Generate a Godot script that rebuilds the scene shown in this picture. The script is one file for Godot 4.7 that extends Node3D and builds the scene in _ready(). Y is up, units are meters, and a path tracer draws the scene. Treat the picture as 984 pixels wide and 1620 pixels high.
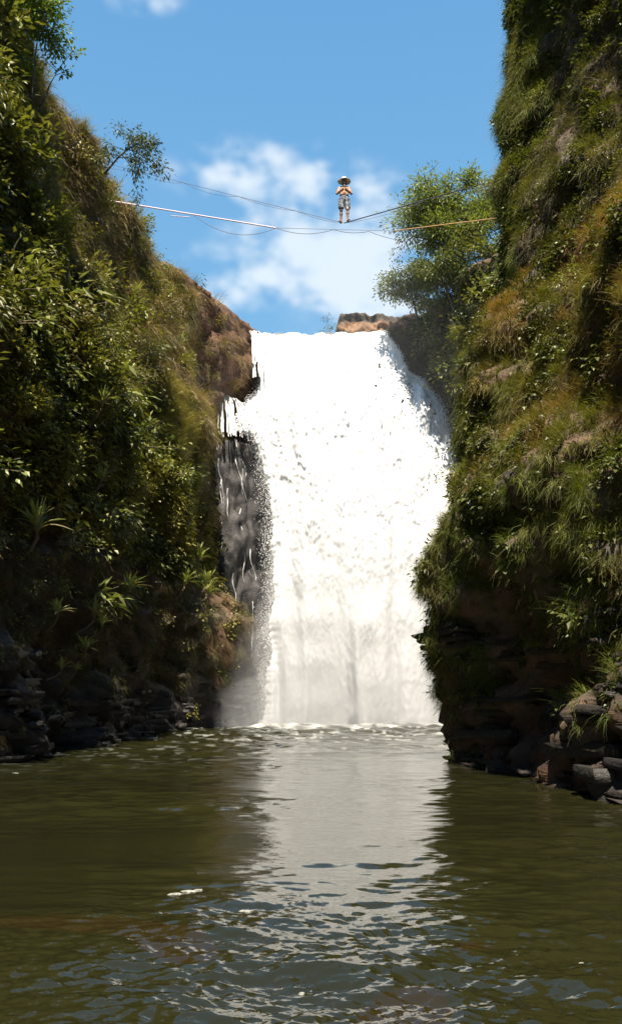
extends Node3D

# ---------------------------------------------------------------- helpers
var rng := RandomNumberGenerator.new()
var noise := FastNoiseLite.new()
var ridge := FastNoiseLite.new()
var taken := {}
var M := {}

class Build:
	var v := PackedVector3Array()
	var n := PackedVector3Array()
	var c := PackedColorArray()
	var i := PackedInt32Array()

	func leaf(at: Vector3, dir: Vector3, side: Vector3, length: float, width: float, fold: float, col: Color) -> void:
		var up := side.cross(dir).normalized()
		var k := v.size()
		var mid := at + dir * length * 0.45
		v.append(at)
		v.append(mid + side * width * 0.5 + up * fold * width)
		v.append(mid - side * width * 0.5 + up * fold * width)
		v.append(at + dir * length - up * length * 0.12)
		v.append(mid)
		for q in 5:
			c.append(col)
		i.append_array(PackedInt32Array([k, k + 1, k + 4, k, k + 4, k + 2, k + 1, k + 3, k + 4, k + 4, k + 3, k + 2]))

	func blade(pts: Array, side: Vector3, width: float, col: Color) -> void:
		var k := v.size()
		var m := pts.size()
		for q in m:
			var w := width * (1.0 - 0.85 * pow(float(q) / (m - 1), 1.5)) * 0.5
			v.append(pts[q] + side * w)
			v.append(pts[q] - side * w)
			c.append(col)
			c.append(col)
			if q < m - 1:
				var b := k + q * 2
				i.append_array(PackedInt32Array([b, b + 2, b + 1, b + 1, b + 2, b + 3]))

	func tube(pts: Array, radii: Array, sides: int, col: Color) -> void:
		var k := v.size()
		var m := pts.size()
		for q in m:
			var t: Vector3 = (pts[mini(q + 1, m - 1)] - pts[maxi(q - 1, 0)]).normalized()
			var a := t.cross(Vector3.UP if absf(t.y) < 0.9 else Vector3.RIGHT).normalized()
			var b := t.cross(a)
			for s in sides:
				var g := TAU * s / sides
				v.append(pts[q] + (a * cos(g) + b * sin(g)) * radii[q])
				c.append(col)
		for q in m - 1:
			for s in sides:
				var s2 := (s + 1) % sides
				var p := k + q * sides
				i.append_array(PackedInt32Array([p + s, p + s2, p + sides + s, p + s2, p + sides + s2, p + sides + s]))

	func mesh(material: Material) -> ArrayMesh:
		var a := []
		a.resize(Mesh.ARRAY_MAX)
		a[Mesh.ARRAY_VERTEX] = v
		if n.size() == v.size():
			a[Mesh.ARRAY_NORMAL] = n
		if c.size() == v.size():
			a[Mesh.ARRAY_COLOR] = c
		a[Mesh.ARRAY_INDEX] = i
		var m := ArrayMesh.new()
		m.add_surface_from_arrays(Mesh.PRIMITIVE_TRIANGLES, a)
		m.surface_set_material(0, material)
		return m


func numbered(called: String) -> String:
	var k: int = taken.get(called, 0)
	taken[called] = k + 1
	return called if k == 0 else "%s_%03d" % [called, k]


func tag(o: Node, label: String, category := "", group := "", kind := "") -> Node:
	o.set_meta("label", label)
	if category:
		o.set_meta("category", category)
	if group:
		o.set_meta("group", group)
	if kind:
		o.set_meta("kind", kind)
	return o


func thing(called: String, at: Vector3, label: String, category: String, group := "") -> Node3D:
	var o := Node3D.new()
	o.name = numbered(called)
	add_child(o, true)
	o.position = at
	tag(o, label, category, group)
	return o


func put(called: String, m: Mesh, parent: Node = null) -> MeshInstance3D:
	var o := MeshInstance3D.new()
	o.mesh = m
	if parent == null:
		o.name = numbered(called)
		add_child(o, true)
	else:
		o.name = called
		parent.add_child(o, true)
	return o


func scatter(called: String, m: Mesh, places: Array, colors: Array, parent: Node = null) -> MultiMeshInstance3D:
	var mm := MultiMesh.new()
	mm.transform_format = MultiMesh.TRANSFORM_3D
	mm.use_colors = true
	mm.mesh = m
	mm.instance_count = places.size()
	for k in places.size():
		mm.set_instance_transform(k, places[k])
		mm.set_instance_color(k, colors[k])
	var o := MultiMeshInstance3D.new()
	o.multimesh = mm
	if parent == null:
		o.name = numbered(called)
		add_child(o, true)
	else:
		o.name = called
		parent.add_child(o, true)
	return o


func rr(a: float, b: float) -> float:
	return rng.randf_range(a, b)


func nz(x: float, y: float, z: float) -> float:
	return noise.get_noise_3d(x, y, z) * 1.6


func smooth(a: float, b: float, x: float) -> float:
	var t := clampf((x - a) / (b - a), 0.0, 1.0)
	return t * t * (3.0 - 2.0 * t)


func cat(a: float, b: float, c: float, d: float, t: float) -> float:
	return 0.5 * (2.0 * b + (c - a) * t + (2.0 * a - 5.0 * b + 4.0 * c - d) * t * t + (3.0 * b - 3.0 * c + d - a) * t * t * t)


func curve(list: Array, u: float) -> float:
	var k := clampi(int(u), 0, list.size() - 2)
	return cat(list[maxi(k - 1, 0)], list[k], list[k + 1], list[mini(k + 2, list.size() - 1)], clampf(u - k, 0.0, 1.0))


# a grid of points with smooth normals that look the way of the hint
func grid_mesh(pos: PackedVector3Array, nu: int, nv: int, cols: PackedColorArray, hint: Vector3, material: Material, keep := PackedByteArray()) -> Array:
	var b := Build.new()
	b.v = pos
	b.c = cols
	b.n.resize(pos.size())
	var sum := Vector3.ZERO
	for a in nu:
		for q in nv:
			var du := pos[mini(a + 1, nu - 1) * nv + q] - pos[maxi(a - 1, 0) * nv + q]
			var dv := pos[a * nv + mini(q + 1, nv - 1)] - pos[a * nv + maxi(q - 1, 0)]
			var n := du.cross(dv).normalized()
			sum += n
			b.n[a * nv + q] = n
	var flip := sum.dot(hint) < 0.0
	if flip:
		for k in b.n.size():
			b.n[k] = -b.n[k]
	for a in nu - 1:
		for q in nv - 1:
			var k := a * nv + q
			if keep.size() and keep[k] == 0:
				continue
			if flip:
				b.i.append_array(PackedInt32Array([k, k + nv, k + 1, k + 1, k + nv, k + nv + 1]))
			else:
				b.i.append_array(PackedInt32Array([k, k + 1, k + nv, k + 1, k + nv + 1, k + nv]))
	return [b.mesh(material), b.n]


func noise_tex(freq: float, lo: Color, hi: Color, sz := 512, normal := false, strength := 4.0) -> NoiseTexture2D:
	var t := NoiseTexture2D.new()
	var f := FastNoiseLite.new()
	f.seed = int(freq * 1000.0) + sz
	f.noise_type = FastNoiseLite.TYPE_SIMPLEX_SMOOTH
	f.frequency = freq
	f.fractal_octaves = 5
	t.noise = f
	t.width = sz
	t.height = sz
	t.seamless = true
	if normal:
		t.as_normal_map = true
		t.bump_strength = strength
	else:
		var g := Gradient.new()
		g.set_color(0, lo)
		g.set_color(1, hi)
		t.color_ramp = g
	return t


func make_materials() -> void:
	var rock := StandardMaterial3D.new()
	rock.resource_name = "rock"
	rock.vertex_color_use_as_albedo = true
	rock.albedo_texture = noise_tex(0.02, Color(0.55, 0.55, 0.56), Color(1, 1, 1))
	rock.normal_enabled = true
	rock.normal_texture = noise_tex(0.03, Color.BLACK, Color.WHITE, 512, true, 10.0)
	rock.normal_scale = 1.0
	rock.uv1_triplanar = true
	rock.uv1_world_triplanar = true
	rock.uv1_scale = Vector3(0.45, 0.8, 0.45)
	rock.roughness = 0.85
	M.rock = rock
	var wet: StandardMaterial3D = rock.duplicate()
	wet.resource_name = "wet_rock"
	wet.roughness = 0.38
	M.wet = wet
	var damp: StandardMaterial3D = rock.duplicate()
	damp.resource_name = "damp_rock"
	damp.roughness = 0.68
	M.damp = damp
	for k in [["leaf", 0.45, Color(0.82, 0.84, 0.5)], ["grass", 0.7, Color(0.82, 0.82, 0.5)], ["dry", 0.85, Color(0.5, 0.5, 0.4)]]:
		var m := StandardMaterial3D.new()
		m.resource_name = k[0]
		m.vertex_color_use_as_albedo = true
		m.roughness = k[1]
		m.backlight_enabled = true
		m.backlight = k[2]
		m.cull_mode = BaseMaterial3D.CULL_DISABLED
		M[k[0]] = m
	var bark := StandardMaterial3D.new()
	bark.resource_name = "bark"
	bark.vertex_color_use_as_albedo = true
	bark.roughness = 0.9
	M.bark = bark
	var foam := StandardMaterial3D.new()
	foam.resource_name = "falling_water"
	foam.vertex_color_use_as_albedo = true
	foam.roughness = 0.6
	foam.backlight_enabled = true
	foam.backlight = Color(0.45, 0.45, 0.45)
	M.foam = foam
	var water := StandardMaterial3D.new()
	water.resource_name = "river_water"
	water.vertex_color_use_as_albedo = true
	water.roughness = 0.035
	water.metallic_specular = 0.5
	water.normal_enabled = true
	water.normal_texture = noise_tex(0.035, Color.BLACK, Color.WHITE, 512, true, 6.0)
	water.normal_scale = 0.1
	water.uv1_triplanar = true
	water.uv1_world_triplanar = true
	water.uv1_scale = Vector3(0.5, 1.0, 1.5)
	M.water = water
	var cloth := StandardMaterial3D.new()
	cloth.resource_name = "cloth"
	cloth.vertex_color_use_as_albedo = true
	cloth.roughness = 0.9
	M.cloth = cloth
	var skin := StandardMaterial3D.new()
	skin.resource_name = "skin"
	skin.vertex_color_use_as_albedo = true
	skin.roughness = 0.55
	M.skin = skin


# ---------------------------------------------------------------- sky
func make_sky() -> PanoramaSkyMaterial:
	var w := 2048
	var h := 1024
	var im := Image.create_empty(w, h, false, Image.FORMAT_RGBF)
	var r := RandomNumberGenerator.new()
	r.seed = 11
	# clouds: azimuth, elevation, half width, half height (degrees), how dense
	var clouds := [[1.2, 27.6, 5.4, 2.6, 0.95], [-3.2, 32.2, 5.6, 1.7, 0.6], [-6.6, 24.8, 2.2, 1.1, 0.62], [-13.0, 41.0, 2.6, 0.9, 0.5], [-3.3, 26.1, 1.8, 1.2, 0.65], [3.0, 31.4, 3.0, 1.0, 0.45], [4.6, 25.2, 3.6, 2.6, 0.9], [-0.5, 29.5, 3.0, 1.0, 0.5], [-8.5, 27.5, 1.5, 0.7, 0.22]]
	for k in 170:
		var az := r.randf_range(20.0, 340.0)
		clouds.append([az - (360.0 if az > 180.0 else 0.0), asin(r.randf_range(0.15, 0.9)) * 57.3, r.randf_range(2.0, 7.0), r.randf_range(0.8, 2.6), r.randf_range(0.3, 1.0)])
	var dens := PackedFloat32Array()
	dens.resize(w * h / 2)
	for cl in clouds:
		var sc: float = 1.0 / maxf(cos(deg_to_rad(cl[1])), 0.2)
		var x0 := int((cl[0] - cl[2] * 2.4 * sc) / 360.0 * w)
		var x1 := int((cl[0] + cl[2] * 2.4 * sc) / 360.0 * w)
		var y0 := maxi(0, int((90.0 - cl[1] - cl[3] * 2.4) / 180.0 * h))
		var y1 := mini(h / 2 - 1, int((90.0 - cl[1] + cl[3] * 2.4) / 180.0 * h))
		for y in range(y0, y1):
			for x in range(x0, x1):
				var ax: float = (x * 360.0 / w - cl[0]) / sc
				var el := 90.0 - y * 180.0 / h
				var e: float = exp(-pow(ax / cl[2], 2.0) - pow((el - cl[1]) / cl[3], 2.0)) * cl[4]
				var q := y * w + posmod(x, w)
				dens[q] = maxf(dens[q], e) + 0.25 * minf(dens[q], e)
	for y in h:
		var el := 90.0 - (y + 0.5) * 180.0 / h
		if el < -1.0:
			im.fill_rect(Rect2i(0, y, w, h - y), Color(0.09, 0.09, 0.06))
			break
		var t := pow(clampf(1.0 - sin(deg_to_rad(maxf(el, 0.0))), 0.0, 1.0), 1.15)
		var base := Color(0.031, 0.104, 0.23).lerp(Color(0.116, 0.238, 0.345), t)
		for x in w:
			var col := base
			if y < h / 2:
				var e := dens[y * w + x]
				if e > 0.02:
					var az := x * 360.0 / w - (360.0 if x > w / 2 else 0.0)
					var f := nz(az * 0.3, el * 0.55, 3.0) * 0.55 + nz(az * 0.8, el * 1.3, 9.0) * 0.22 + nz(az * 1.8, el * 3.0, 5.0) * 0.08
					var c := smooth(0.1, 1.05, e * 1.25 + f * 0.5 * smooth(0.02, 0.3, e))
					col = base.lerp(Color(0.315, 0.35, 0.38), c * 0.85)
			im.set_pixel(x, y, col)
	var sky := PanoramaSkyMaterial.new()
	sky.panorama = ImageTexture.create_from_image(im)
	return sky


func make_view() -> void:
	var cam := Camera3D.new()
	cam.name = "camera"
	add_child(cam)
	cam.position = Vector3(0, 1.7, 0)
	cam.rotation_degrees = Vector3(11.286, 0, 0)
	cam.fov = 60.0
	cam.near = 0.1
	cam.far = 600.0
	cam.current = true
	var e := Environment.new()
	e.background_mode = Environment.BG_SKY
	e.sky = Sky.new()
	e.sky.sky_material = make_sky()
	e.tonemap_mode = Environment.TONE_MAPPER_LINEAR
	e.tonemap_exposure = 2.8
	e.sdfgi_enabled = true
	e.ssao_enabled = true
	e.ssil_enabled = true
	e.volumetric_fog_enabled = true
	e.volumetric_fog_density = 0.0
	var world := WorldEnvironment.new()
	world.name = "world"
	world.environment = e
	add_child(world)
	var sun := DirectionalLight3D.new()
	sun.name = "sun"
	add_child(sun)
	sun.light_energy = 1.6
	sun.light_color = Color(1.0, 0.955, 0.88)
	sun.light_angular_distance = 0.5
	sun.shadow_enabled = true
	sun.look_at_from_position(Vector3(-0.03, 0.85, 0.525) * 50.0, Vector3.ZERO)


func _ready() -> void:
	rng.seed = 7
	noise.seed = 3
	noise.noise_type = FastNoiseLite.TYPE_SIMPLEX_SMOOTH
	noise.frequency = 1.0
	noise.fractal_type = FastNoiseLite.FRACTAL_NONE
	make_materials()
	make_view()
	make_walls()
	make_river()
	make_fall()
	make_rocks()
	make_cover()
	make_stems()
	make_shrubs()
	make_trees()
	make_rosettes()
	make_lines()
	make_person()
	make_mist()


# ---------------------------------------------------------------- cliffs
var HS := [-2.0, 0.0, 1.5, 3.0, 4.5, 5.5, 7.5, 9.5, 11.5, 13.5, 16.0, 19.0, 21.5]
var left := {}
var right := {}


func hs_at(h: float) -> float:
	for k in HS.size() - 1:
		if h <= HS[k + 1]:
			return k + clampf((h - HS[k]) / (HS[k + 1] - HS[k]), 0.0, 1.0)
	return HS.size() - 1.0


# path: [x, distance down the gorge]; offs: how far the face stands out from the path at each height of HS
func build_wall(path: Array, offs: Array, side: float, near_d: float) -> Dictionary:
	var us := []
	for k in path.size() - 1:
		var step := 0.22 if path[k][1] >= near_d else 1.6
		var m := maxi(1, int(Vector2(path[k + 1][0] - path[k][0], path[k + 1][1] - path[k][1]).length() / step))
		for q in m:
			us.append(k + float(q) / m)
	us.append(path.size() - 1.0)
	var px := path.map(func(p): return p[0])
	var pd := path.map(func(p): return p[1])
	var hrows := []
	for q in 118:
		hrows.append(-1.5 + q * 0.2)
	var tops := [[0.35, 0.12], [1.0, 0.25], [2.5, 0.4], [6.0, 0.7], [14.0, 1.0], [40.0, 1.2]]
	var nu := us.size()
	var nv := hrows.size() + tops.size()
	var pos := PackedVector3Array()
	pos.resize(nu * nv)
	for a in nu:
		var u: float = us[a]
		var c := Vector2(curve(px, u), curve(pd, u))
		var t := (Vector2(curve(px, u + 0.3), curve(pd, u + 0.3)) - Vector2(curve(px, u - 0.3), curve(pd, u - 0.3))).normalized()
		var n := Vector2(-t.y, t.x) * side
		var k := clampi(int(u), 0, path.size() - 2)
		var f := u - k
		var last := Vector3.ZERO
		for q in nv:
			if q < hrows.size():
				var h: float = hrows[q]
				var hu := hs_at(h)
				var o := cat(curve(offs[maxi(k - 1, 0)], hu), curve(offs[k], hu), curve(offs[k + 1], hu), curve(offs[mini(k + 2, offs.size() - 1)], hu), f)
				var p := Vector3(c.x + n.x * o, h, -(c.y + n.y * o))
				var big := nz(p.x * 0.21, p.y * 0.17, p.z * 0.21) * 0.42
				var mid := nz(p.x * 0.7 + 9.0, p.y * 0.8, p.z * 0.7) * 0.2
				var small := nz(p.x * 2.3, p.y * 2.6 + 4.0, p.z * 2.3) * 0.06
				small += (0.35 - absf(nz(p.x * 1.3, p.y * 1.9, p.z * 1.3 + 5.0))) * 0.22 + nz(p.x * 4.5, p.y * 5.5, p.z * 4.5) * 0.035
				var lay := h * 2.1 + nz(p.x * 0.25, 2.0, p.z * 0.25) * 1.1
				var li := floorf(lay)
				var lf := lay - li
				var here := nz(li * 7.31, p.x * 0.4 + p.z * 0.5, li * 1.7)
				var above := nz((li + 1.0) * 7.31, p.x * 0.4 + p.z * 0.5, (li + 1.0) * 1.7)
				var strata := lerpf(here, above, smooth(0.78, 1.0, lf)) * 0.24 * (1.0 if h < 6.0 else 0.6)
				var d := big + mid + small + strata
				p += Vector3(n.x, 0, -n.y) * d
				pos[a * nv + q] = p
				last = p
			else:
				var tp: Array = tops[q - hrows.size()]
				pos[a * nv + q] = last + Vector3(-n.x * tp[0], tp[1] + nz(last.x * 0.4, tp[0], last.z * 0.4) * 0.25, n.y * tp[0])
	var cols := PackedColorArray()
	cols.resize(pos.size())
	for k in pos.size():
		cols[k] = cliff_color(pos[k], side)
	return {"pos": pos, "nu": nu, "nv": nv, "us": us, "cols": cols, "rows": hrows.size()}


func cliff_color(p: Vector3, side: float) -> Color:
	var g := 0.5 + 0.5 * nz(p.x * 0.5, p.y * 0.9, p.z * 0.5)
	var f := 0.5 + 0.5 * nz(p.x * 2.1, p.y * 3.4, p.z * 2.1 + 7.0)
	var c := Color(0.075, 0.062, 0.046).lerp(Color(0.15, 0.115, 0.08), g * 0.6 + f * 0.4)
	var d := -p.z
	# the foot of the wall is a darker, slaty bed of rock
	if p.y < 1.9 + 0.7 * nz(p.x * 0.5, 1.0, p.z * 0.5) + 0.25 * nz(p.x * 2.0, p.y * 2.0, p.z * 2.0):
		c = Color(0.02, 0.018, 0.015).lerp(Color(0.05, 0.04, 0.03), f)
	# red earth and rusty sandstone in patches
	var red := smooth(0.15, 0.6, nz(p.x * 0.3 + 5.0, p.y * 0.35, p.z * 0.3))
	if side < 0.0:
		red = maxf(red * 0.6, smooth(40.0, 42.0, d) * smooth(16.5, 18.0, p.y) * (0.65 + 0.35 * f))
		red = maxf(red, smooth(18.0, 20.0, p.y) * smooth(0.1, 0.5, nz(p.x * 0.5, 3.0, p.z * 0.4)))
		red *= smooth(2.0, 3.5, p.y)
	else:
		red = maxf(red * 0.5, smooth(19.5, 21.0, p.y) * 0.5)
		if d < 22.0:
			red = maxf(red, smooth(-0.2, 0.4, nz(p.x * 0.6, p.y * 0.7, p.z * 0.6 + 2.0)) * 0.45)
	c = c.lerp(Color(0.17, 0.08, 0.042).lerp(Color(0.27, 0.12, 0.055), f), red * 0.85)
	return c


func sample(w: Dictionary, a: float, q: float) -> Array:
	var nv: int = w.nv
	var i := clampi(int(a), 0, w.nu - 2)
	var j := clampi(int(q), 0, nv - 2)
	var s := a - i
	var t := q - j
	var pos: PackedVector3Array = w.pos
	var nrm: PackedVector3Array = w.nrm
	var k := i * nv + j
	var p := pos[k].lerp(pos[k + nv], s).lerp(pos[k + 1].lerp(pos[k + nv + 1], s), t)
	return [p, nrm[k].lerp(nrm[k + 1], t)]


func column(w: Dictionary, d: float, start := 0) -> int:
	# the column of the grid whose foot stands nearest to distance d, from column start on
	var best := start
	var off := 1e9
	for a in range(start, w.nu):
		var e := absf(-w.pos[a * w.nv + 8].z - d)
		if e < off:
			off = e
			best = a
	return best


# the point of the left face at distance d and height h
func on_left(d: float, h: float) -> Array:
	var nv: int = left.nv
	var j := clampi(int((h + 1.5) / 0.2), 0, 116)
	var best := 0
	var off := 1e9
	for a in left.nu:
		var e: float = absf(-left.pos[a * nv + j].z - d)
		if e < off:
			off = e
			best = a
	return [left.pos[best * nv + j], left.nrm[best * nv + j]]


func make_walls() -> void:
	var base := [[-60.0, -12.5], [-40.0, -11.5], [-15.0, -10.5], [0.0, -9.8], [12.0, -8.6], [20.0, -7.6], [24.0, -7.3], [28.0, -6.9], [32.0, -6.5], [36.0, -5.7], [40.0, -4.7], [44.0, -3.6], [46.0, -4.4], [48.0, -5.2], [52.0, -5.4], [60.0, -6.5]]
	var path := base.map(func(p): return [p[1], p[0]])
	var flat := [0.0, 0.0, -0.3, -0.8, -0.8, -0.6, -0.2, 0.0, 0.0, -0.2, -0.8, -1.6, -2.2]
	var offs := [flat, flat, flat, flat, flat,
		[0.0, 0.0, -0.3, -0.6, -0.6, -0.5, -0.3, -0.4, -0.7, -1.0, -1.4, -1.8, -2.1],
		[0.0, 0.0, -0.2, -0.3, -0.2, -0.1, 0.0, -0.1, -0.4, -0.8, -1.2, -1.5, -1.7],
		[0.0, 0.0, -0.2, -0.3, -0.2, -0.1, 0.0, -0.1, -0.4, -0.8, -1.3, -1.7, -1.9],
		[0.0, 0.0, -0.2, -0.3, -0.2, 0.0, 0.0, 0.0, -0.3, -0.8, -1.4, -1.9, -2.2],
		[0.0, 0.0, -0.2, -0.4, -0.2, -0.1, -0.3, -0.2, 0.1, 0.0, -1.1, -1.7, -2.0],
		[0.0, 0.0, -0.1, 0.0, 0.1, -0.2, -1.5, -1.5, -1.1, -0.8, -1.3, -1.6, -1.8],
		[0.0, 0.0, 0.0, 0.1, 0.1, -0.2, -1.8, -2.1, -2.2, -2.1, -1.6, -1.1, -1.1],
		[0.0, 0.0, 0.0, 0.0, -0.3, -0.6, -1.2, -1.4, -1.5, -1.5, -0.7, 0.6, 0.6],
		[0.0, 0.0, 0.0, 0.0, 0.0, -0.3, -0.4, -0.5, -0.6, -0.6, 0.8, 1.6, 1.7],
		[0.0, 0.0, 0.0, 0.0, 0.0, 0.0, 0.0, 0.0, 0.0, 0.0, 0.9, 1.6, 1.8],
		[0.0, 0.0, 0.0, 0.0, 0.0, 0.0, 0.0, 0.0, 0.0, 0.0, 0.9, 1.6, 1.8]]
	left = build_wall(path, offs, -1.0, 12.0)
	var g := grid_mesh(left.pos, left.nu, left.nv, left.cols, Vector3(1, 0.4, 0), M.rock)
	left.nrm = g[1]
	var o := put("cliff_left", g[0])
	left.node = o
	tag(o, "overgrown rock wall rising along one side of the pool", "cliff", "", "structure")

	path = [[12.0, -60.0], [11.5, -40.0], [10.5, -15.0], [9.5, 0.0], [7.2, 8.0], [5.5, 13.0], [4.6, 15.5], [3.9, 18.0], [3.2, 20.0], [3.0, 21.5], [3.6, 23.0], [5.6, 24.5], [9.0, 26.5], [10.0, 31.0], [9.4, 36.0], [8.2, 39.5], [7.4, 43.0], [6.1, 45.6], [5.0, 47.8], [5.0, 50.0], [5.6, 60.0]]
	var nil := [0.0, 0.0, 0.0, 0.0, 0.0, 0.0, 0.0, 0.0, 0.0, 0.0, 0.0, 0.0, 0.0]
	offs = [nil, nil, nil, nil,
		[0.0, 0.0, 0.0, 0.0, 0.0, 0.0, 0.0, -0.4, -1.0, -1.2, -1.2, -1.0, -0.8],
		[-0.1, -0.1, -0.2, -0.1, 0.2, 0.3, -0.1, -0.6, -1.5, -2.0, -2.1, -2.1, -2.1],
		[-0.2, -0.2, -0.3, -0.1, 0.3, 0.4, -0.1, -0.7, -1.7, -2.3, -2.4, -2.5, -2.6],
		[-0.2, -0.2, -0.4, -0.6, 0.3, 0.5, 0.0, -0.7, -2.0, -2.5, -2.7, -2.8, -2.9],
		[-0.1, -0.1, -0.4, -0.7, 0.1, 0.2, -0.2, -1.1, -2.6, -2.7, -2.6, -2.9, -3.2],
		[0.45, 0.4, 0.1, 0.15, -0.3, -1.3, -0.9, -1.9, -3.1, -2.8, -2.4, -2.8, -3.3],
		[0.45, 0.4, 0.1, 0.1, -0.3, -1.3, -0.9, -1.9, -3.1, -2.8, -2.4, -2.8, -3.3],
		[0.2, 0.2, 0.0, 0.0, -0.2, -0.5, -0.4, -0.7, -1.2, -1.2, -1.2, -1.4, -1.6],
		nil, nil, nil,
		[0.0, 0.0, 0.0, 0.0, 0.0, 0.0, -0.6, -0.8, -0.8, -0.6, -0.2, 0.0, 0.0],
		[-2.0, -2.0, -2.0, -2.0, -2.0, -2.0, -1.8, -1.7, -1.6, -1.4, -1.0, -0.2, 0.0],
		[-3.4, -3.4, -3.4, -3.4, -3.4, -3.4, -3.2, -3.0, -2.8, -2.6, -2.2, -0.8, 0.1],
		[-3.7, -3.7, -3.7, -3.7, -3.7, -3.7, -3.6, -3.4, -3.2, -3.0, -2.5, -1.0, 0.2],
		[-3.7, -3.7, -3.7, -3.7, -3.7, -3.7, -3.6, -3.4, -3.2, -3.0, -2.5, -1.0, 0.0], nil]
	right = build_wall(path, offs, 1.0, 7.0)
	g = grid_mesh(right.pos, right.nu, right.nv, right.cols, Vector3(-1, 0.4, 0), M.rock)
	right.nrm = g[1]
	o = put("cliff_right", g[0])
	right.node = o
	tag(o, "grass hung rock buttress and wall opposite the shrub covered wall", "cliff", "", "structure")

	# the rock that the river drops over, behind the falling water
	var nu := 90
	var nv := 120
	var pos := PackedVector3Array()
	var cols := PackedColorArray()
	for a in nu:
		for q in nv:
			var x := -8.0 + a * 0.2
			var h := -1.5 + q * 0.2
			var z := -49.6 + 0.12 * (20.0 - h) + nz(x * 0.5, h * 0.6, 1.0) * 0.5 + nz(x * 1.6, h * 1.9, 5.0) * 0.2
			if h > 21.4:
				z -= (h - 21.4) * 26.0
				h = 21.4 + nz(x * 0.3, z * 0.1, 0.0) * 0.1
			pos.append(Vector3(x, h, z))
			var f := 0.5 + 0.5 * nz(x * 1.2, h * 1.7, 4.0)
			cols.append(Color(0.035, 0.03, 0.027).lerp(Color(0.08, 0.06, 0.05), f))
	g = grid_mesh(pos, nu, nv, cols, Vector3(0, 0.2, 1), M.wet)
	tag(put("cliff_behind_waterfall", g[0]), "dark wet rock step that the river drops over", "cliff", "", "structure")

	# the wet shoulder of rock beside the falls, with the ledge the side cascade lands on
	pos = PackedVector3Array()
	cols = PackedColorArray()
	nu = 90
	nv = 130
	for a in nu:
		for q in nv:
			var s := float(a) / (nu - 1)
			var h := -1.2 + 16.0 * float(q) / (nv - 14)
			var over := 0.0
			if q > nv - 14:
				over = (q - (nv - 14)) * 0.22
				h = 14.8 + over * 0.08
			# in plan: comes from the left wall, runs towards the falls, turns back round a corner
			var ang := s * 2.0 - 0.25
			var reach := 2.85 - 0.075 * maxf(h - 6.0, 0.0) - 0.5 * smooth(13.2, 14.8, h)
			var cx := -5.0
			var dx := sin(ang * 1.15 - 0.3)
			var dz := cos(ang * 1.15 - 0.3)
			var rad := reach - over
			var p := Vector3(cx + dx * maxf(rad, 0.05), h, -47.6 + dz * maxf(rad, 0.05) * 0.95)
			var li := floorf(h * 1.3 + nz(p.x * 0.5, 1.0, p.z * 0.5) * 0.7)
			var d := nz(p.x * 0.6, h * 0.35, p.z * 0.6) * 0.24 + nz(p.x * 2.0, h * 0.9, p.z * 2.0) * 0.1 + nz(li * 5.1, s * 3.0, 1.0) * 0.05
			p += Vector3(dx, 0, dz) * d * (1.0 if over <= 0.0 else 0.3) + Vector3(0, nz(p.x * 1.5, 0.0, p.z * 1.5) * 0.12 if over > 0.0 else 0.0, 0)
			pos.append(p)
			var f := 0.5 + 0.5 * nz(p.x * 1.8, h * 0.8, p.z * 1.8)
			cols.append(Color(0.018, 0.016, 0.016).lerp(Color(0.06, 0.054, 0.053), f))
	g = grid_mesh(pos, nu, nv, cols, Vector3(0.5, 0.3, 1), M.damp)
	tag(put("cliff_shoulder", g[0]), "dark wet rock shoulder beside the falls with thin trickles", "cliff", "", "structure")

	# earth bank on the far side of the upper river
	pos = PackedVector3Array()
	cols = PackedColorArray()
	nu = 110
	nv = 44
	for a in nu:
		for q in nv:
			var x := 1.1 + a * 0.11
			var rise := smooth(1.0, 2.0, x) * (3.7 + 0.22 * nz(x * 0.6, 1.0, 8.0)) + 0.3
			var h := 20.6 + minf(q / 30.0, 1.0) * (rise + 0.9)
			var z := -52.6 - 0.35 * (h - 21.0) + nz(x * 0.8, h * 1.3, 2.0) * 0.3 + nz(x * 2.5, h * 3.2, 6.0) * 0.12 + absf(nz(floorf(h * 2.4) * 3.0, x * 0.6, 0.0)) * 0.3
			if q > 30:
				z -= pow(q - 30.0, 1.9) * 0.25
				h += 0.1 * nz(x, z * 0.4, 0.0)
			pos.append(Vector3(x, h, z))
			var f := 0.5 + 0.5 * nz(x * 1.9, h * 3.0, 7.0)
			cols.append(Color(0.16, 0.085, 0.045).lerp(Color(0.33, 0.19, 0.10), f) if q < 27 else Color(0.06, 0.045, 0.03))
	g = grid_mesh(pos, nu, nv, cols, Vector3(0, 0.3, 1), M.rock)
	tag(put("earth_bank", g[0]), "low orange earth bank above the lip of the falls", "bank", "", "structure")


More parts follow.
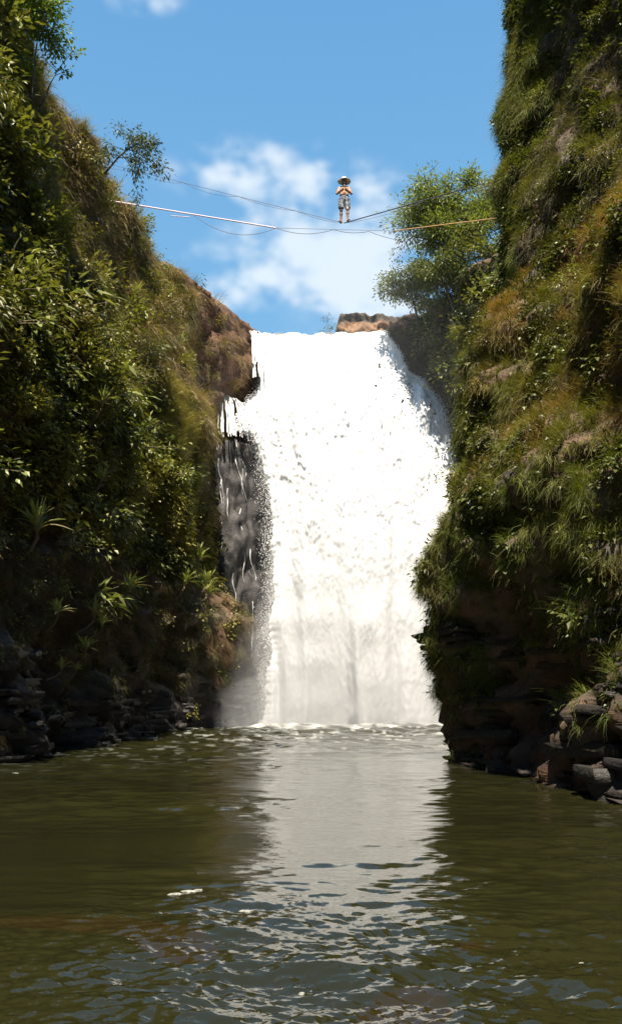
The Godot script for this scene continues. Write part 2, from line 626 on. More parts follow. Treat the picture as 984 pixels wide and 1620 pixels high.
# ---------------------------------------------------------------- water
func wave(x: float, d: float) -> float:
	var edge := 7.7 + 0.6 * nz(x * 0.35, 0.0, 4.0)
	var near := 1.0 - smooth(edge - 2.0, edge + 1.0, d)
	var far := smooth(16.0, 40.0, d)
	var calm := 0.8 + 0.6 * nz(x * 0.18, d * 0.2, 40.0)
	var y := 0.0
	# long low swell, short wind ripples and the boil of the run
	y += nz(x * 0.22, d * 0.38, 1.0) * (0.024 + 0.06 * far)
	y += nz(x * 0.6, d * 1.5, 2.0) * (0.013 * calm + 0.06 * far + 0.008 * near)
	y += nz(x * 1.4, d * 3.6, 3.0) * (0.008 * calm + 0.022 * far + 0.006 * near)
	if d < 34.0:
		y += nz(x * 2.6 + 3.0, d * 7.0, 5.0) * (0.0042 * calm + 0.003 * near)
	if d < 18.0:
		y += nz(x * 5.0, d * 14.0, 6.0) * (0.0018 * calm + 0.0026 * near)
	if d < 10.0:
		var twist := nz(x * 0.9, d * 0.9, 8.0)
		y += (0.4 - absf(nz(x * 2.6 + twist * 0.6, d * 6.0 + twist * 1.2, 16.0))) * 0.007 * near
		y += (0.4 - absf(nz(x * 6.0 + twist, d * 14.0 + twist * 2.0, 17.0))) * 0.005 * near
		y += nz(x * 8.0 + twist, d * 16.0, 27.0) * 0.005 * near
		y += nz(x * 14.0, d * 26.0, 7.0) * 0.0024 * near
	return y


func make_river() -> void:
	var rows := PackedFloat32Array()
	var d := -60.0
	while d < 49.5:
		rows.append(d)
		if d < 2.0:
			d += 2.0 if d < -4.0 else 0.4
		else:
			d += clampf((0.003 if d < 8.5 else 0.0045) * d, 0.012, 0.25)
	var nu := rows.size()
	var nv := 620
	var pos := PackedVector3Array()
	var cols := PackedColorArray()
	pos.resize(nu * nv)
	cols.resize(nu * nv)
	for a in nu:
		d = rows[a]
		for q in nv:
			var s := (float(q) / (nv - 1)) * 2.0 - 1.0
			var x := 14.0 * signf(s) * pow(absf(s), 1.5)
			pos[a * nv + q] = Vector3(x, wave(x, d), -d)
			# olive river water, browner where stones lie under the shallows
			var f := smooth(0.1, 0.7, nz(x * 0.5, d * 0.6, 12.0)) * (1.0 - smooth(6.5, 8.5, d))
			var c := Color(0.0148, 0.0146, 0.0076).lerp(Color(0.016, 0.0146, 0.0076), f)
			# foam streaks carried from the plunge
			var fo := smooth(0.42, 0.8, nz(x * 0.9, d * 1.9, 21.0) * 0.7 + nz(x * 2.6, d * 5.0, 22.0) * 0.5) * smooth(16.0, 44.0, d)
			var boil := smooth(40.0, 44.5, d + 1.6 * nz(x * 0.8, d, 30.0)) * smooth(-4.4, -2.8, x)
			c = c.lerp(Color(0.6, 0.62, 0.58), clampf(fo * 0.45 + boil, 0.0, 1.0))
			cols[a * nv + q] = c
	var g := grid_mesh(pos, nu, nv, cols, Vector3.UP, M.water)
	tag(put("river", g[0]), "olive green river pool below the falls", "water", "", "structure")

	# the river above the lip
	pos = PackedVector3Array()
	cols = PackedColorArray()
	for a in 60:
		for q in 40:
			var x := -3.9 + 8.6 * q / 39.0
			var z := -47.8 - a * 0.7
			pos.append(Vector3(x, 21.62 + nz(x, z, 0.0) * 0.06, z))
			cols.append(Color(0.05, 0.05, 0.025).lerp(Color(0.7, 0.7, 0.68), smooth(0.0, 1.0, 1.6 - a * 0.25)))
	g = grid_mesh(pos, 60, 40, cols, Vector3.UP, M.water)
	tag(put("upper_river", g[0]), "river running up to the lip of the falls", "water", "", "structure")

	# scraps of foam adrift
	var spots := [[-1.14, 7.96, 0.04, 0.02], [-1.06, 8.08, 0.045, 0.022], [-0.98, 8.2, 0.03, 0.015], [-6.2, 19.3, 0.06, 0.03], [-0.5, 7.45, 0.04, 0.012], [-0.05, 5.6, 0.014, 0.008], [1.75, 6.2, 0.018, 0.01]]
	for s in spots:
		var b := Build.new()
		var m := 22
		b.v.append(Vector3(0, 0.007, 0))
		b.c.append(Color(0.24, 0.245, 0.22))
		for ring in 2:
			for k in m:
				var a := TAU * k / m
				var r := (1.0 + 0.8 * nz(cos(a) * 2.6 + s[0] * 3.0, sin(a) * 1.6, s[1])) * (0.6 + 0.4 * ring)
				b.v.append(Vector3(cos(a) * r * s[2] + 0.25 * s[2] * sin(a), 0.006 - 0.012 * ring, sin(a) * r * s[3] - cos(a) * 0.4 * s[3]))
				b.c.append(Color(0.24, 0.245, 0.22))
		for k in m:
			var k2 := (k + 1) % m
			b.i.append_array(PackedInt32Array([0, 1 + k, 1 + k2, 1 + k, 1 + m + k, 1 + k2, 1 + k2, 1 + m + k, 1 + m + k2]))
		var o := put("foam_patch", b.mesh(M.foam))
		o.position = Vector3(s[0], wave(s[0], s[1]) + 0.004, -s[1])
		tag(o, "small white scrap of foam floating on the olive water", "foam", "scraps of foam on the pool")


# fall outline: [height, left x, right x, distance]
var FALL := [[22.0, -3.75, 4.2, 49.4], [21.75, -3.6, 4.15, 47.9], [21.2, -3.4, 4.35, 47.4], [20.1, -3.05, 4.85, 47.1], [18.6, -2.85, 5.45, 46.8], [17.6, -3.0, 6.2, 46.6], [16.6, -3.7, 6.8, 46.4], [15.0, -3.0, 7.05, 46.2], [12.8, -2.45, 7.8, 46.0], [10.4, -2.0, 8.5, 45.8], [8.0, -1.9, 8.9, 45.7], [4.6, -2.0, 9.0, 45.5], [0.0, -2.3, 9.0, 45.3], [-0.6, -2.3, 9.0, 45.2]]


func fall_at(h: float) -> Array:
	for k in FALL.size() - 1:
		if h >= FALL[k + 1][0]:
			var t: float = clampf((FALL[k][0] - h) / (FALL[k][0] - FALL[k + 1][0]), 0.0, 1.0)
			return [lerpf(FALL[k][1], FALL[k + 1][1], t), lerpf(FALL[k][2], FALL[k + 1][2], t), lerpf(FALL[k][3], FALL[k + 1][3], t)]
	return FALL[FALL.size() - 1].slice(1)


func fall_point(s: float, h: float) -> Vector3:
	var f := fall_at(h)
	var x := lerpf(f[0], f[1], s)
	var edge: float = minf(s, 1.0 - s) * (f[1] - f[0])
	x += (nz(1.0 if s < 0.5 else 9.0, h * 0.5, s * 2.0) * 0.12 + nz(3.0 if s < 0.5 else 12.0, h * 4.0, s * 2.0) * 0.04) * (1.0 - smooth(0.0, 0.8, edge))
	var drop := 21.8 - h
	var bulge := 1.3 * pow(sin(PI * clampf(s, 0.0, 1.0)), 0.7) * smooth(0.0, 6.0, drop)
	var z: float = -f[2] + bulge + 0.9 * s * smooth(1.0, 6.0, drop)
	var fine := 1.0 - smooth(8.0, 15.0, drop)
	# ropes and plumes of falling water
	var warp := nz(x * 0.5, h * 0.12, 3.0) * 0.9
	z += nz(x * 0.45 + warp * 0.4, h * 0.08, 1.0) * 0.22 * smooth(0.3, 4.0, drop)
	z += nz(x * 1.3 + warp, h * 0.14, 2.0) * 0.04 * smooth(0.2, 3.0, drop) * fine
	z += nz(x * 3.2 + warp * 2.0, h * 0.3, 4.0) * 0.03 * smooth(0.1, 2.0, drop) * fine
	z += nz(x * 7.0, h * 0.9 + warp, 6.0) * 0.012 * fine
	z += nz(x * 0.6, h * 0.4, 8.0) * 0.09 * smooth(4.0, 14.0, drop)
	z += nz(x * 1.2 + warp, h * 0.42, 18.0) * 0.035 * smooth(0.5, 4.0, drop)
	z += (nz(x * 3.1, h * 1.5 + warp, 19.0) * 0.045 + nz(x * 6.5, h * 3.0, 20.0) * 0.028) * smooth(0.5, 4.0, drop) * (1.0 - 0.6 * smooth(10.0, 17.0, drop))
	var y := h + nz(x * 2.0, h * 0.3, 0.0) * 0.12 * fine
	if drop < 0.6:
		y = minf(h, 21.8) + nz(x * 0.7, 2.0, 0.0) * 0.12 + nz(x * 5.0, h, 7.0) * 0.02
	return Vector3(x, y, z)


func make_fall() -> void:
	var fall := Node3D.new()
	fall.name = "waterfall"
	add_child(fall)
	tag(fall, "broad white waterfall plunging between the two cliffs", "waterfall", "", "structure")
	var nu := 240
	var nv := 380
	var pos := PackedVector3Array()
	var cols := PackedColorArray()
	var keep := PackedByteArray()
	pos.resize(nu * nv)
	cols.resize(nu * nv)
	keep.resize(nu * nv)
	for a in nu:
		for q in nv:
			var s := float(a) / (nu - 1)
			var h := 22.0 - 22.5 * float(q) / (nv - 1)
			var p := fall_point(s, h)
			pos[a * nv + q] = p
			cols[a * nv + q] = Color(0.76, 0.775, 0.795)
			# gaps where the thin water breaks over the rock
			var thin := smooth(1.0, 4.6, p.x) * smooth(15.2, 16.8, h) * (1.0 - smooth(19.6, 21.0, h)) + 0.55 * smooth(1.0, 0.2, absf(p.x + 3.2)) * smooth(16.5, 18.0, h) * (1.0 - smooth(20.6, 21.4, h))
			var gap := nz(p.x * 2.6, h * 1.5, 14.0) * 0.6 + nz(p.x * 6.5, h * 4.0, 15.0) * 0.5
			keep[a * nv + q] = 0 if thin > 0.05 and gap > 1.3 - 0.62 * thin else 1
	var g := grid_mesh(pos, nu, nv, cols, Vector3(0, 0.1, 1), M.foam, keep)
	put("falling_sheet", g[0], fall)

	# spray thrown off the edges and the face: drops, too many to count
	var drop := Build.new()
	for k in 4:
		var a := TAU * k / 4.0
		drop.v.append(Vector3(cos(a), 0.2 * sin(a * 2.0 + 0.7), sin(a)) * 0.5)
		drop.c.append(Color.WHITE)
	drop.v.append(Vector3(0.1, 0.85, 0))
	drop.v.append(Vector3(0, -0.6, 0.1))
	drop.c.append(Color.WHITE)
	drop.c.append(Color.WHITE)
	for k in 4:
		var k2 := (k + 1) % 4
		drop.i.append_array(PackedInt32Array([k, k2, 4, k2, k, 5]))
	var places := []
	var tints := []
	for k in 56000:
		var h := 21.4 - 21.0 * pow(rng.randf(), 0.8)
		var s := rng.randf()
		var out := 0.0
		var side := 0.0
		var pick := rng.randf()
		var spread := 0.1 + 0.4 * smooth(21.5, 10.0, h)
		if pick < 0.2:
			s = 0.0
			side = -absf(rng.randfn(0.0, 1.0)) * spread * 0.75 + 0.2
		elif pick < 0.96:
			s = 1.0
			side = absf(rng.randfn(0.0, 1.0)) * spread * 0.8 - 0.15
		else:
			out = absf(rng.randfn(0.0, 1.0)) * 0.12
		if pick < 0.1 and h > 15.5 and h < 16.5:
			side *= 2.0
		var p := fall_point(s, h) + Vector3(side, rr(-0.3, 0.3), out + absf(rng.randfn(0.0, 0.12)))
		var sz := rr(0.008, 0.032) * (0.75 if pick < 0.2 else 1.0)
		places.append(Transform3D(Basis(Vector3.FORWARD, rr(-0.5, 0.5)).scaled(Vector3(sz, sz * rr(1.0, 3.2), sz)), p))
		tints.append(Color(0.9, 0.91, 0.92))
	# the side cascade throws its own
	for k in 900:
		var t := rng.randf()
		var p := Vector3(-3.6 + rr(-0.5, 0.9) * (0.4 + t), 15.1 + rr(-0.15, 1.3) * (1.0 - t * 0.6), -45.1 + rr(-0.3, 0.5))
		var sz := rr(0.02, 0.06)
		places.append(Transform3D(Basis().scaled(Vector3(sz, sz * 1.6, sz)), p))
		tints.append(Color(0.9, 0.91, 0.92))
	var sp := scatter("spray", drop.mesh(M.foam), places, tints, fall)
	sp.set_meta("kind", "stuff")

	# strands: the side cascade over its ledge, the trickles down the wet shoulder, the ragged edge by the lip
	for k in 34:
		var t := k / 33.0
		strand(fall, "side_cascade", Vector3(lerpf(-5.0, -3.75, pow(t, 1.2)) + rr(-0.05, 0.05), 17.35 - 0.55 * t * t, -45.75 + rr(-0.2, 0.1)), Vector3(lerpf(-4.75, -3.0, t) + rr(-0.1, 0.1), 14.85 + rr(-0.2, 0.15), -44.95 + rr(-0.1, 0.25)), rr(0.012, 0.032), 0.35)
	for k in 18:
		var x := rr(-3.6, -3.0)
		strand(fall, "lip_strand", Vector3(x, 21.55, -47.3 + rr(-0.2, 0.1)), Vector3(x + rr(0.1, 0.5), rr(18.0, 20.0), -46.2 + rr(-0.1, 0.3)), rr(0.015, 0.035), 0.5)
	var runs := [[-4.95, 14.6, -4.55, 9.4], [-4.9, 14.5, -4.5, 10.4], [-4.1, 14.9, -3.5, 11.8], [-3.95, 14.9, -3.35, 12.2], [-3.9, 14.9, -3.6, 11.5], [-3.45, 14.9, -3.2, 13.6], [-4.3, 12.0, -4.1, 8.2], [-3.7, 11.0, -3.5, 7.2], [-4.5, 9.2, -4.3, 6.0], [-3.3, 9.6, -3.0, 6.4], [-3.0, 6.2, -2.9, 3.2], [-3.9, 8.0, -3.8, 5.0]]
	for r in runs:
		for q in 1:
			trickle(fall, r[0] + rr(-0.08, 0.08), r[1], r[2] + rr(-0.1, 0.1), r[3] + rr(-0.4, 0.8))


func strand(parent: Node, called: String, a: Vector3, b: Vector3, r: float, out: float) -> void:
	var bd := Build.new()
	var pts := []
	var radii := []
	for q in 9:
		var t := q / 8.0
		var x := lerpf(a.x, b.x, pow(t, 0.75)) + 0.04 * nz(t * 3.0, a.x * 9.0, 1.0)
		pts.append(Vector3(x, lerpf(a.y, b.y, pow(t, 1.5)), lerpf(a.z, b.z, pow(t, 0.7)) + 0.06 * nz(t * 2.0, 3.0, b.x * 7.0)))
		radii.append(r * (0.5 + 0.7 * t + 0.35 * nz(t * 5.0, a.x * 5.0, b.y)))
	bd.tube(pts, radii, 5, Color(0.86, 0.87, 0.88))
	put(called, bd.mesh(M.foam), parent)


func shoulder_z(x: float, h: float) -> float:
	# the front of the wet shoulder at x and height h
	var reach := 2.85 - 0.075 * maxf(h - 6.0, 0.0) - 0.5 * smooth(13.2, 14.8, h)
	var dx := clampf(x + 5.0, -reach * 0.98, reach * 0.98)
	return -47.6 + sqrt(maxf(reach * reach - dx * dx, 0.0)) * 0.95


func trickle(parent: Node, x0: float, h0: float, x1: float, h1: float) -> void:
	var bd := Build.new()
	var pts := []
	var radii := []
	for q in 14:
		var t := q / 13.0
		var h := lerpf(h0, h1, t)
		var x := lerpf(x0, x1, smooth(0.0, 1.0, t)) + 0.1 * nz(h * 0.7, x0 * 4.0, 2.0)
		pts.append(Vector3(x, h, shoulder_z(x, h) + 0.1 + 0.08 * nz(h, x0, 0.0)))
		radii.append(maxf(0.004, 0.017 * (1.0 - 0.5 * t) * (0.7 + 0.8 * nz(h * 2.0, x0 * 7.0, 5.0))))
	bd.tube(pts, radii, 4, Color(0.8, 0.81, 0.82))
	put("trickle", bd.mesh(M.foam), parent)


# ---------------------------------------------------------------- stones at the foot of the cliffs
func block_mesh(k: int, material: Material, tone: Color) -> ArrayMesh:
	var b := Build.new()
	var faces := [[Vector3.RIGHT, Vector3.UP], [Vector3.LEFT, Vector3.UP], [Vector3.UP, Vector3.BACK], [Vector3.DOWN, Vector3.BACK], [Vector3.BACK, Vector3.UP], [Vector3.FORWARD, Vector3.UP]]
	var put_at := func(p: Vector3) -> Vector3:
		var r: float = pow(pow(absf(p.x), 9.0) + pow(absf(p.y), 9.0) + pow(absf(p.z), 9.0), 1.0 / 9.0)
		p /= maxf(r, 0.01)
		var e := Vector3(nz(p.x * 0.9 + k * 7.0, p.y, p.z), nz(p.x, p.y * 0.9 + k * 5.0, p.z + 3.0), nz(p.x + 8.0, p.y, p.z * 0.9 + k * 3.0))
		return (p + e * Vector3(0.16, 0.26, 0.2)) * 0.5
	var rough := RandomNumberGenerator.new()
	rough.seed = k * 31 + 5
	for f in faces:
		var n: Vector3 = f[0]
		var u: Vector3 = f[1]
		var w := u.cross(n)
		for a in 2:
			for c in 2:
				var q := []
				for e in [[0, 0], [1, 0], [1, 1], [0, 1]]:
					q.append(put_at.call(n + w * (a + e[0] - 1.0) + u * (c + e[1] - 1.0)))
				var s := b.v.size()
				for p in q:
					b.v.append(p)
					b.n.append((n * 1.0 + p * 0.5).normalized())
					b.c.append(tone)
				if (q[1] - q[0]).cross(q[2] - q[0]).dot(n) > 0.0:
					b.i.append_array(PackedInt32Array([s, s + 2, s + 1, s, s + 3, s + 2]))
				else:
					b.i.append_array(PackedInt32Array([s, s + 1, s + 2, s, s + 2, s + 3]))
	return b.mesh(material)


func stones_on(w: Dictionary, from_d: float, to_d: float, start: int, low: float, high: float, meshes: Array, skip: float, long: float) -> void:
	var c0 := column(w, from_d, start)
	var c1 := column(w, to_d, c0)
	var h := low
	while h < high:
		var thick := rr(0.08, 0.22)
		var a := c0 + rr(0.0, 3.0)
		while a < c1:
			var span := rr(0.4, 1.0) * long
			var cols := span / 0.22
			if rng.randf() > skip + 0.35 * smooth(high * 0.6, high, h):
				var s := sample(w, a + cols * 0.5, (h + thick * 0.5 + 1.5) / 0.2)
				var s0 := sample(w, a, (h + 1.5) / 0.2)
				var s1 := sample(w, a + cols, (h + 1.5) / 0.2)
				var t: Vector3 = (s1[0] - s0[0]) * Vector3(1, 0, 1)
				span = t.length() * 0.97
				t = t.normalized()
				var out := t.cross(Vector3.UP)
				if out.dot(s[1]) < 0.0:
					out = -out
				var deep := rr(0.4, 0.8)
				var o := put("rock", meshes[rng.randi() % meshes.size()], w.node)
				o.transform = Transform3D(Basis(t * span * 1.12, Vector3.UP * thick * 1.15, out * deep).rotated(Vector3.UP, rr(-0.1, 0.1)).rotated(out, rr(-0.05, 0.05)), s[0] + out * (rr(-0.04, 0.1) - deep * 0.5))
			a += cols
		h += thick


func make_rocks() -> void:
	var dark := []
	var brown := []
	for k in 9:
		var g := rr(0.8, 1.5)
		dark.append(block_mesh(k, M.damp, Color(0.026, 0.022, 0.018) * g))
		brown.append(block_mesh(k + 20, M.rock, Color(0.03, 0.023, 0.017).lerp(Color(0.085, 0.052, 0.03), pow(rng.randf(), 1.8)) * g))
	stones_on(left, 18.0, 44.5, 0, -0.25, 1.2, dark, 0.2, 2.2)
	stones_on(left, 18.0, 44.5, 0, 1.2, 2.8, dark + dark + brown, 0.45, 1.8)
	var start := column(right, 10.0)
	stones_on(right, 11.0, 22.8, start, -0.25, 0.8, dark + brown, 0.15, 2.0)
	stones_on(right, 11.0, 20.8, start, 0.8, 3.0, brown + dark, 0.25, 1.9)
	# the square block in the mist at the foot of the shoulder, and ledges that jut out over the water
	for s in [[-3.0, 1.3, -44.6, 0.75, 3.1, 1.0, 0.1], [-3.3, 0.15, -43.4, 1.2, 0.6, 1.1, 0.3]]:
		var o := put("rock", dark[2], left.node)
		o.transform = Transform3D(Basis(Vector3.UP, s[6]).scaled_local(Vector3(s[3], s[4], s[5])), Vector3(s[0], s[1], s[2]))


# ---------------------------------------------------------------- grass and low growth
func tuft(k: int, blades: int, length: float, lift: float, fall: float, width: float, out := 0.6) -> Build:
	var b := Build.new()
	rng.seed = 100 + k
	for q in blades:
		var root := Vector3(rr(-0.14, 0.14), rr(-0.12, 0.12), rr(-0.06, 0.02))
		var v := Vector3(rng.randfn(0.0, 0.42), lift + rr(-0.25, 0.3), out + rr(-0.25, 0.35))
		var l := length * rr(0.5, 1.15)
		var g := fall * rr(0.7, 1.4)
		var pts := []
		for t in [0.0, 0.35, 0.7, 1.0]:
			pts.append(root + v * t * l + Vector3(0.06 * sin(t * 4.0 + q), -g * t * t * l, 0))
		var side := Vector3(rr(0.5, 1.0), rr(-0.5, 0.5), rr(-0.8, 0.8)).normalized()
		var tone := rr(0.55, 1.3)
		var col := Color(tone, tone, tone * rr(0.6, 1.0))
		if rng.randf() < 0.22:
			col = Color(1.7, 1.35, 1.1) * rr(0.7, 1.1)
		b.blade(pts, side, width * rr(0.6, 1.2), col)
	return b


func clump(k: int, leaves: int, size: float, wide: float, droop: float) -> Build:
	var b := Build.new()
	rng.seed = 300 + k
	for q in leaves:
		var at := Vector3(rng.randfn(0.0, 0.14), rng.randfn(0.0, 0.13), rr(-0.02, 0.22))
		var dir := (Vector3(rng.randfn(0.0, 0.6), rr(-0.3, 0.6) - droop, rr(0.1, 0.9))).normalized()
		var side: Vector3 = dir.cross(Vector3(rng.randfn(0.0, 0.35), 1, rng.randfn(0.0, 0.35))).normalized()
		var tone := rr(0.6, 1.35)
		b.leaf(at, dir, side, size * rr(0.6, 1.25), size * wide * rr(0.7, 1.2), rr(0.05, 0.25), Color(tone * rr(0.9, 1.15), tone, tone * rr(0.7, 1.1)))
	return b


func frame(n: Vector3, sz: float, swing := 0.5) -> Basis:
	var out := Vector3(n.x, 0, n.z).normalized()
	out = out.rotated(Vector3.UP, rr(-swing, swing))
	var b := Basis(Vector3.UP.cross(out), Vector3.UP, out)
	return b.rotated(out, rr(-0.25, 0.25)).scaled(Vector3.ONE * sz)


func make_cover() -> void:
	var hang := []
	var fine := []
	var low := []
	for k in 5:
		hang.append(tuft(k, 34, 0.5, 0.35, 1.0, 0.012))
		fine.append(tuft(k + 10, 40, 0.5, 0.85, 0.45, 0.011, 0.55))
		low.append(clump(k, 15, 0.15 if k < 3 else 0.2, [0.42, 0.5, 0.3, 0.55, 0.16][k], 0.15 * k))
	rng.seed = 21
	# ---- right buttress
	var groups := {}
	var add := func(name: String, t: Transform3D, c: Color) -> void:
		if not groups.has(name):
			groups[name] = [[], []]
		groups[name][0].append(t)
		groups[name][1].append(c)
	var c0 := column(right, 9.0)
	var c1 := column(right, 26.0, c0 + 30)
	for k in 38000:
		var a := rr(c0, c1)
		var q := rr(9.0, 116.0)
		var s := sample(right, a, q)
		var p: Vector3 = s[0]
		var n: Vector3 = s[1]
		var d := -p.z
		var h := p.y
		var patch := nz(p.x * 0.5, p.y * 0.42, p.z * 0.5)
		var patch2 := nz(p.x * 0.9 + 20.0, p.y * 0.6, p.z * 0.9)
		var dens := 1.0
		var corner := smooth(19.6, 21.0, d)
		if h < 4.2 and corner < 0.5:
			dens = 0.95 * smooth(1.6, 2.6, h + 0.5 * patch2) + 0.12 * smooth(0.7, 1.4, h)
			if h > 1.6 and h < 3.7 and d > 17.0 and d < 19.9:
				dens *= 0.22
		elif h < 1.5:
			dens = 0.15
		if h > 10.8 and corner < 0.4:
			dens = 0.85 + 0.5 * patch
		dens *= smooth(-1.1, -0.6, n.y)
		if rng.randf() > dens:
			continue
		var green := Color(0.135, 0.17, 0.025)
		var olive := Color(0.165, 0.165, 0.036)
		var straw := Color(0.28, 0.18, 0.065)
		var shaded_grey := Color(0.115, 0.1, 0.055)  # dimmer light on the upper face, painted as a darker, duller grass colour
		var c := olive
		if corner > 0.3 and h < 12.0:
			c = green.lerp(olive, clampf(0.3 + patch * 0.5, 0.0, 1.0))
		elif corner > 0.3:
			c = olive.lerp(green, 0.4 + 0.4 * patch2)
		elif h > 5.6 and h < 11.6:
			c = olive.lerp(straw, clampf(0.18 + patch * 0.8 + 0.4 * smooth(7.0, 9.5, h), 0.0, 1.0))
		elif h >= 11.6:
			c = shaded_grey.lerp(olive, clampf(0.4 + patch2 * 0.6, 0.0, 1.0))
		elif h > 4.0:
			c = olive.lerp(green, clampf(0.7 + patch * 0.6, 0.0, 1.0))
		else:
			c = Color(0.14, 0.085, 0.04).lerp(green, clampf(0.65 + patch2, 0.0, 1.0))
		c *= rr(0.75, 1.3)
		var kind := rng.randi() % 5
		var small_leaf := smooth(0.1, 0.5, nz(p.x * 0.6 + 40.0, p.y * 0.5, p.z * 0.6)) * (1.0 if h > 5.0 else 0.4)
		if rng.randf() < 0.08 + small_leaf * 0.65:
			add.call("low%d" % kind, Transform3D(frame(n, rr(0.5, 0.95)), p), Color(0.09, 0.1, 0.025) * rr(0.7, 1.2))
		elif n.y > 0.35 or rng.randf() < (0.4 if corner > 0.3 else 0.25):
			add.call("fine%d" % kind, Transform3D(frame(n, rr(0.4, 0.85), 1.0), p), c)
		else:
			add.call("hang%d" % kind, Transform3D(frame(n, rr(0.35, 0.85) * (0.8 + 0.3 * smooth(15.0, 22.0, d)), 1.0), p), c)
	for name in groups:
		flush(groups, name, hang, fine, low, "on the buttress opposite the shrubs")
	groups.clear()

	# ---- far right wall, beyond the buttress
	c0 = column(right, 33.0, c1)
	c1 = right.nu - 8
	for k in 3800:
		var s := sample(right, rr(c0, c1), 116.0 - 95.0 * pow(rng.randf(), 1.5))
		var p: Vector3 = s[0]
		var patch := nz(p.x * 0.5, p.y * 0.4, p.z * 0.5 + 9.0)
		if rng.randf() > smooth(15.5, 20.0, p.y + patch * 2.0) * 0.9 + 0.1:
			continue
		var kind := rng.randi() % 5
		if rng.randf() < 0.5:
			add.call("low%d" % kind, Transform3D(frame(s[1], rr(0.9, 1.6)), p), Color(0.06, 0.085, 0.025) * rr(0.7, 1.3))
		else:
			add.call("hang%d" % kind, Transform3D(frame(s[1], rr(0.9, 1.8)), p), Color(0.075, 0.085, 0.03) * rr(0.7, 1.3))
	for name in groups:
		flush(groups, name, hang, fine, low, "on the far wall beside the falls")
	groups.clear()

	# ---- left wall
	c0 = column(left, 17.0)
	c1 = column(left, 46.0, c0)
	for k in 20000:
		var s := sample(left, rr(c0, c1), rr(10.0, 117.0))
		var p: Vector3 = s[0]
		var n: Vector3 = s[1]
		var d := -p.z
		var h := p.y
		var patch := nz(p.x * 0.35, p.y * 0.35, p.z * 0.35 + 2.0)
		var patch2 := nz(p.x * 0.8, p.y * 0.7, p.z * 0.8 + 12.0)
		var kind := rng.randi() % 5
		var size := 1.0 + 0.012 * (d - 20.0)
		# bare rusty rock by the lip and bare strata at the water
		if d > 41.0 and h > 15.5 + 0.3 * patch and rng.randf() < 0.82:
			continue
		if d > 42.0 and h > 6.0 and rng.randf() < 0.7:
			continue
		if h < 2.1 + 0.6 * patch:
			if rng.randf() < 0.94:
				continue
		var mound := maxf(exp(-pow((d - 37.0) / 3.0, 2.0) - pow((h - 12.4) / 2.3, 2.0)), exp(-pow((d - 33.5) / 2.6, 2.0) - pow((h - 8.2) / 1.0, 2.0)))
		var rim := smooth(12.5, 15.0, h + 0.16 * (d - 28.0) + patch * 2.0) * smooth(21.5, 24.0, d)
		if mound > 0.3 and rng.randf() < mound * 1.4:
			add.call("fine%d" % kind, Transform3D(frame(n, rr(0.9, 1.5)), p), Color(0.27, 0.24, 0.065) * rr(0.7, 1.2))
			continue
		if rng.randf() < rim * 0.93:
			var c := Color(0.29, 0.205, 0.125).lerp(Color(0.19, 0.165, 0.06), clampf(0.3 + patch2, 0.0, 1.0))
			add.call(("hang%d" if rng.randf() < 0.6 else "fine%d") % kind, Transform3D(frame(n, rr(0.7, 1.5) * size), p), c * rr(0.6, 1.3))
			continue
		if h < 6.3:
			if rng.randf() < 0.35:
				continue
			if rng.randf() < 0.8:
				var c := Color(0.13, 0.075, 0.035).lerp(Color(0.1, 0.1, 0.03), clampf(0.5 + patch2, 0.0, 1.0))
				add.call("hang%d" % kind, Transform3D(frame(n, rr(0.6, 1.2)), p), c * rr(0.6, 1.2))
				continue
		var c2 := Color(0.1, 0.112, 0.027).lerp(Color(0.23, 0.2, 0.045), clampf(0.45 + patch * 0.8, 0.0, 1.0))
		add.call("low%d" % kind, Transform3D(frame(n, rr(0.8, 1.5) * size * (0.6 if h < 6.5 else 1.0)), p + n * rr(0.0, 0.25)), c2 * rr(0.65, 1.35))
	for name in groups:
		flush(groups, name, hang, fine, low, "on the shrub covered cliff")


func flush(groups: Dictionary, name: String, hang: Array, fine: Array, low: Array, where: String) -> void:
	var k := int(name.right(1))
	var kind := name.left(name.length() - 1)
	var b: Build = hang[k] if kind == "hang" else fine[k] if kind == "fine" else low[k]
	var called := "hanging_grass" if kind == "hang" else "tufted_grass" if kind == "fine" else "undergrowth"
	var o := scatter(called, b.mesh(M.leaf if kind == "low" else M.grass), groups[name][0], groups[name][1])
	var look := "long limp grass hanging " if kind == "hang" else "fine bristling grass growing " if kind == "fine" else "low leafy growth rooted "
	tag(o, look + where, "undergrowth" if kind == "low" else "grass", "", "stuff")


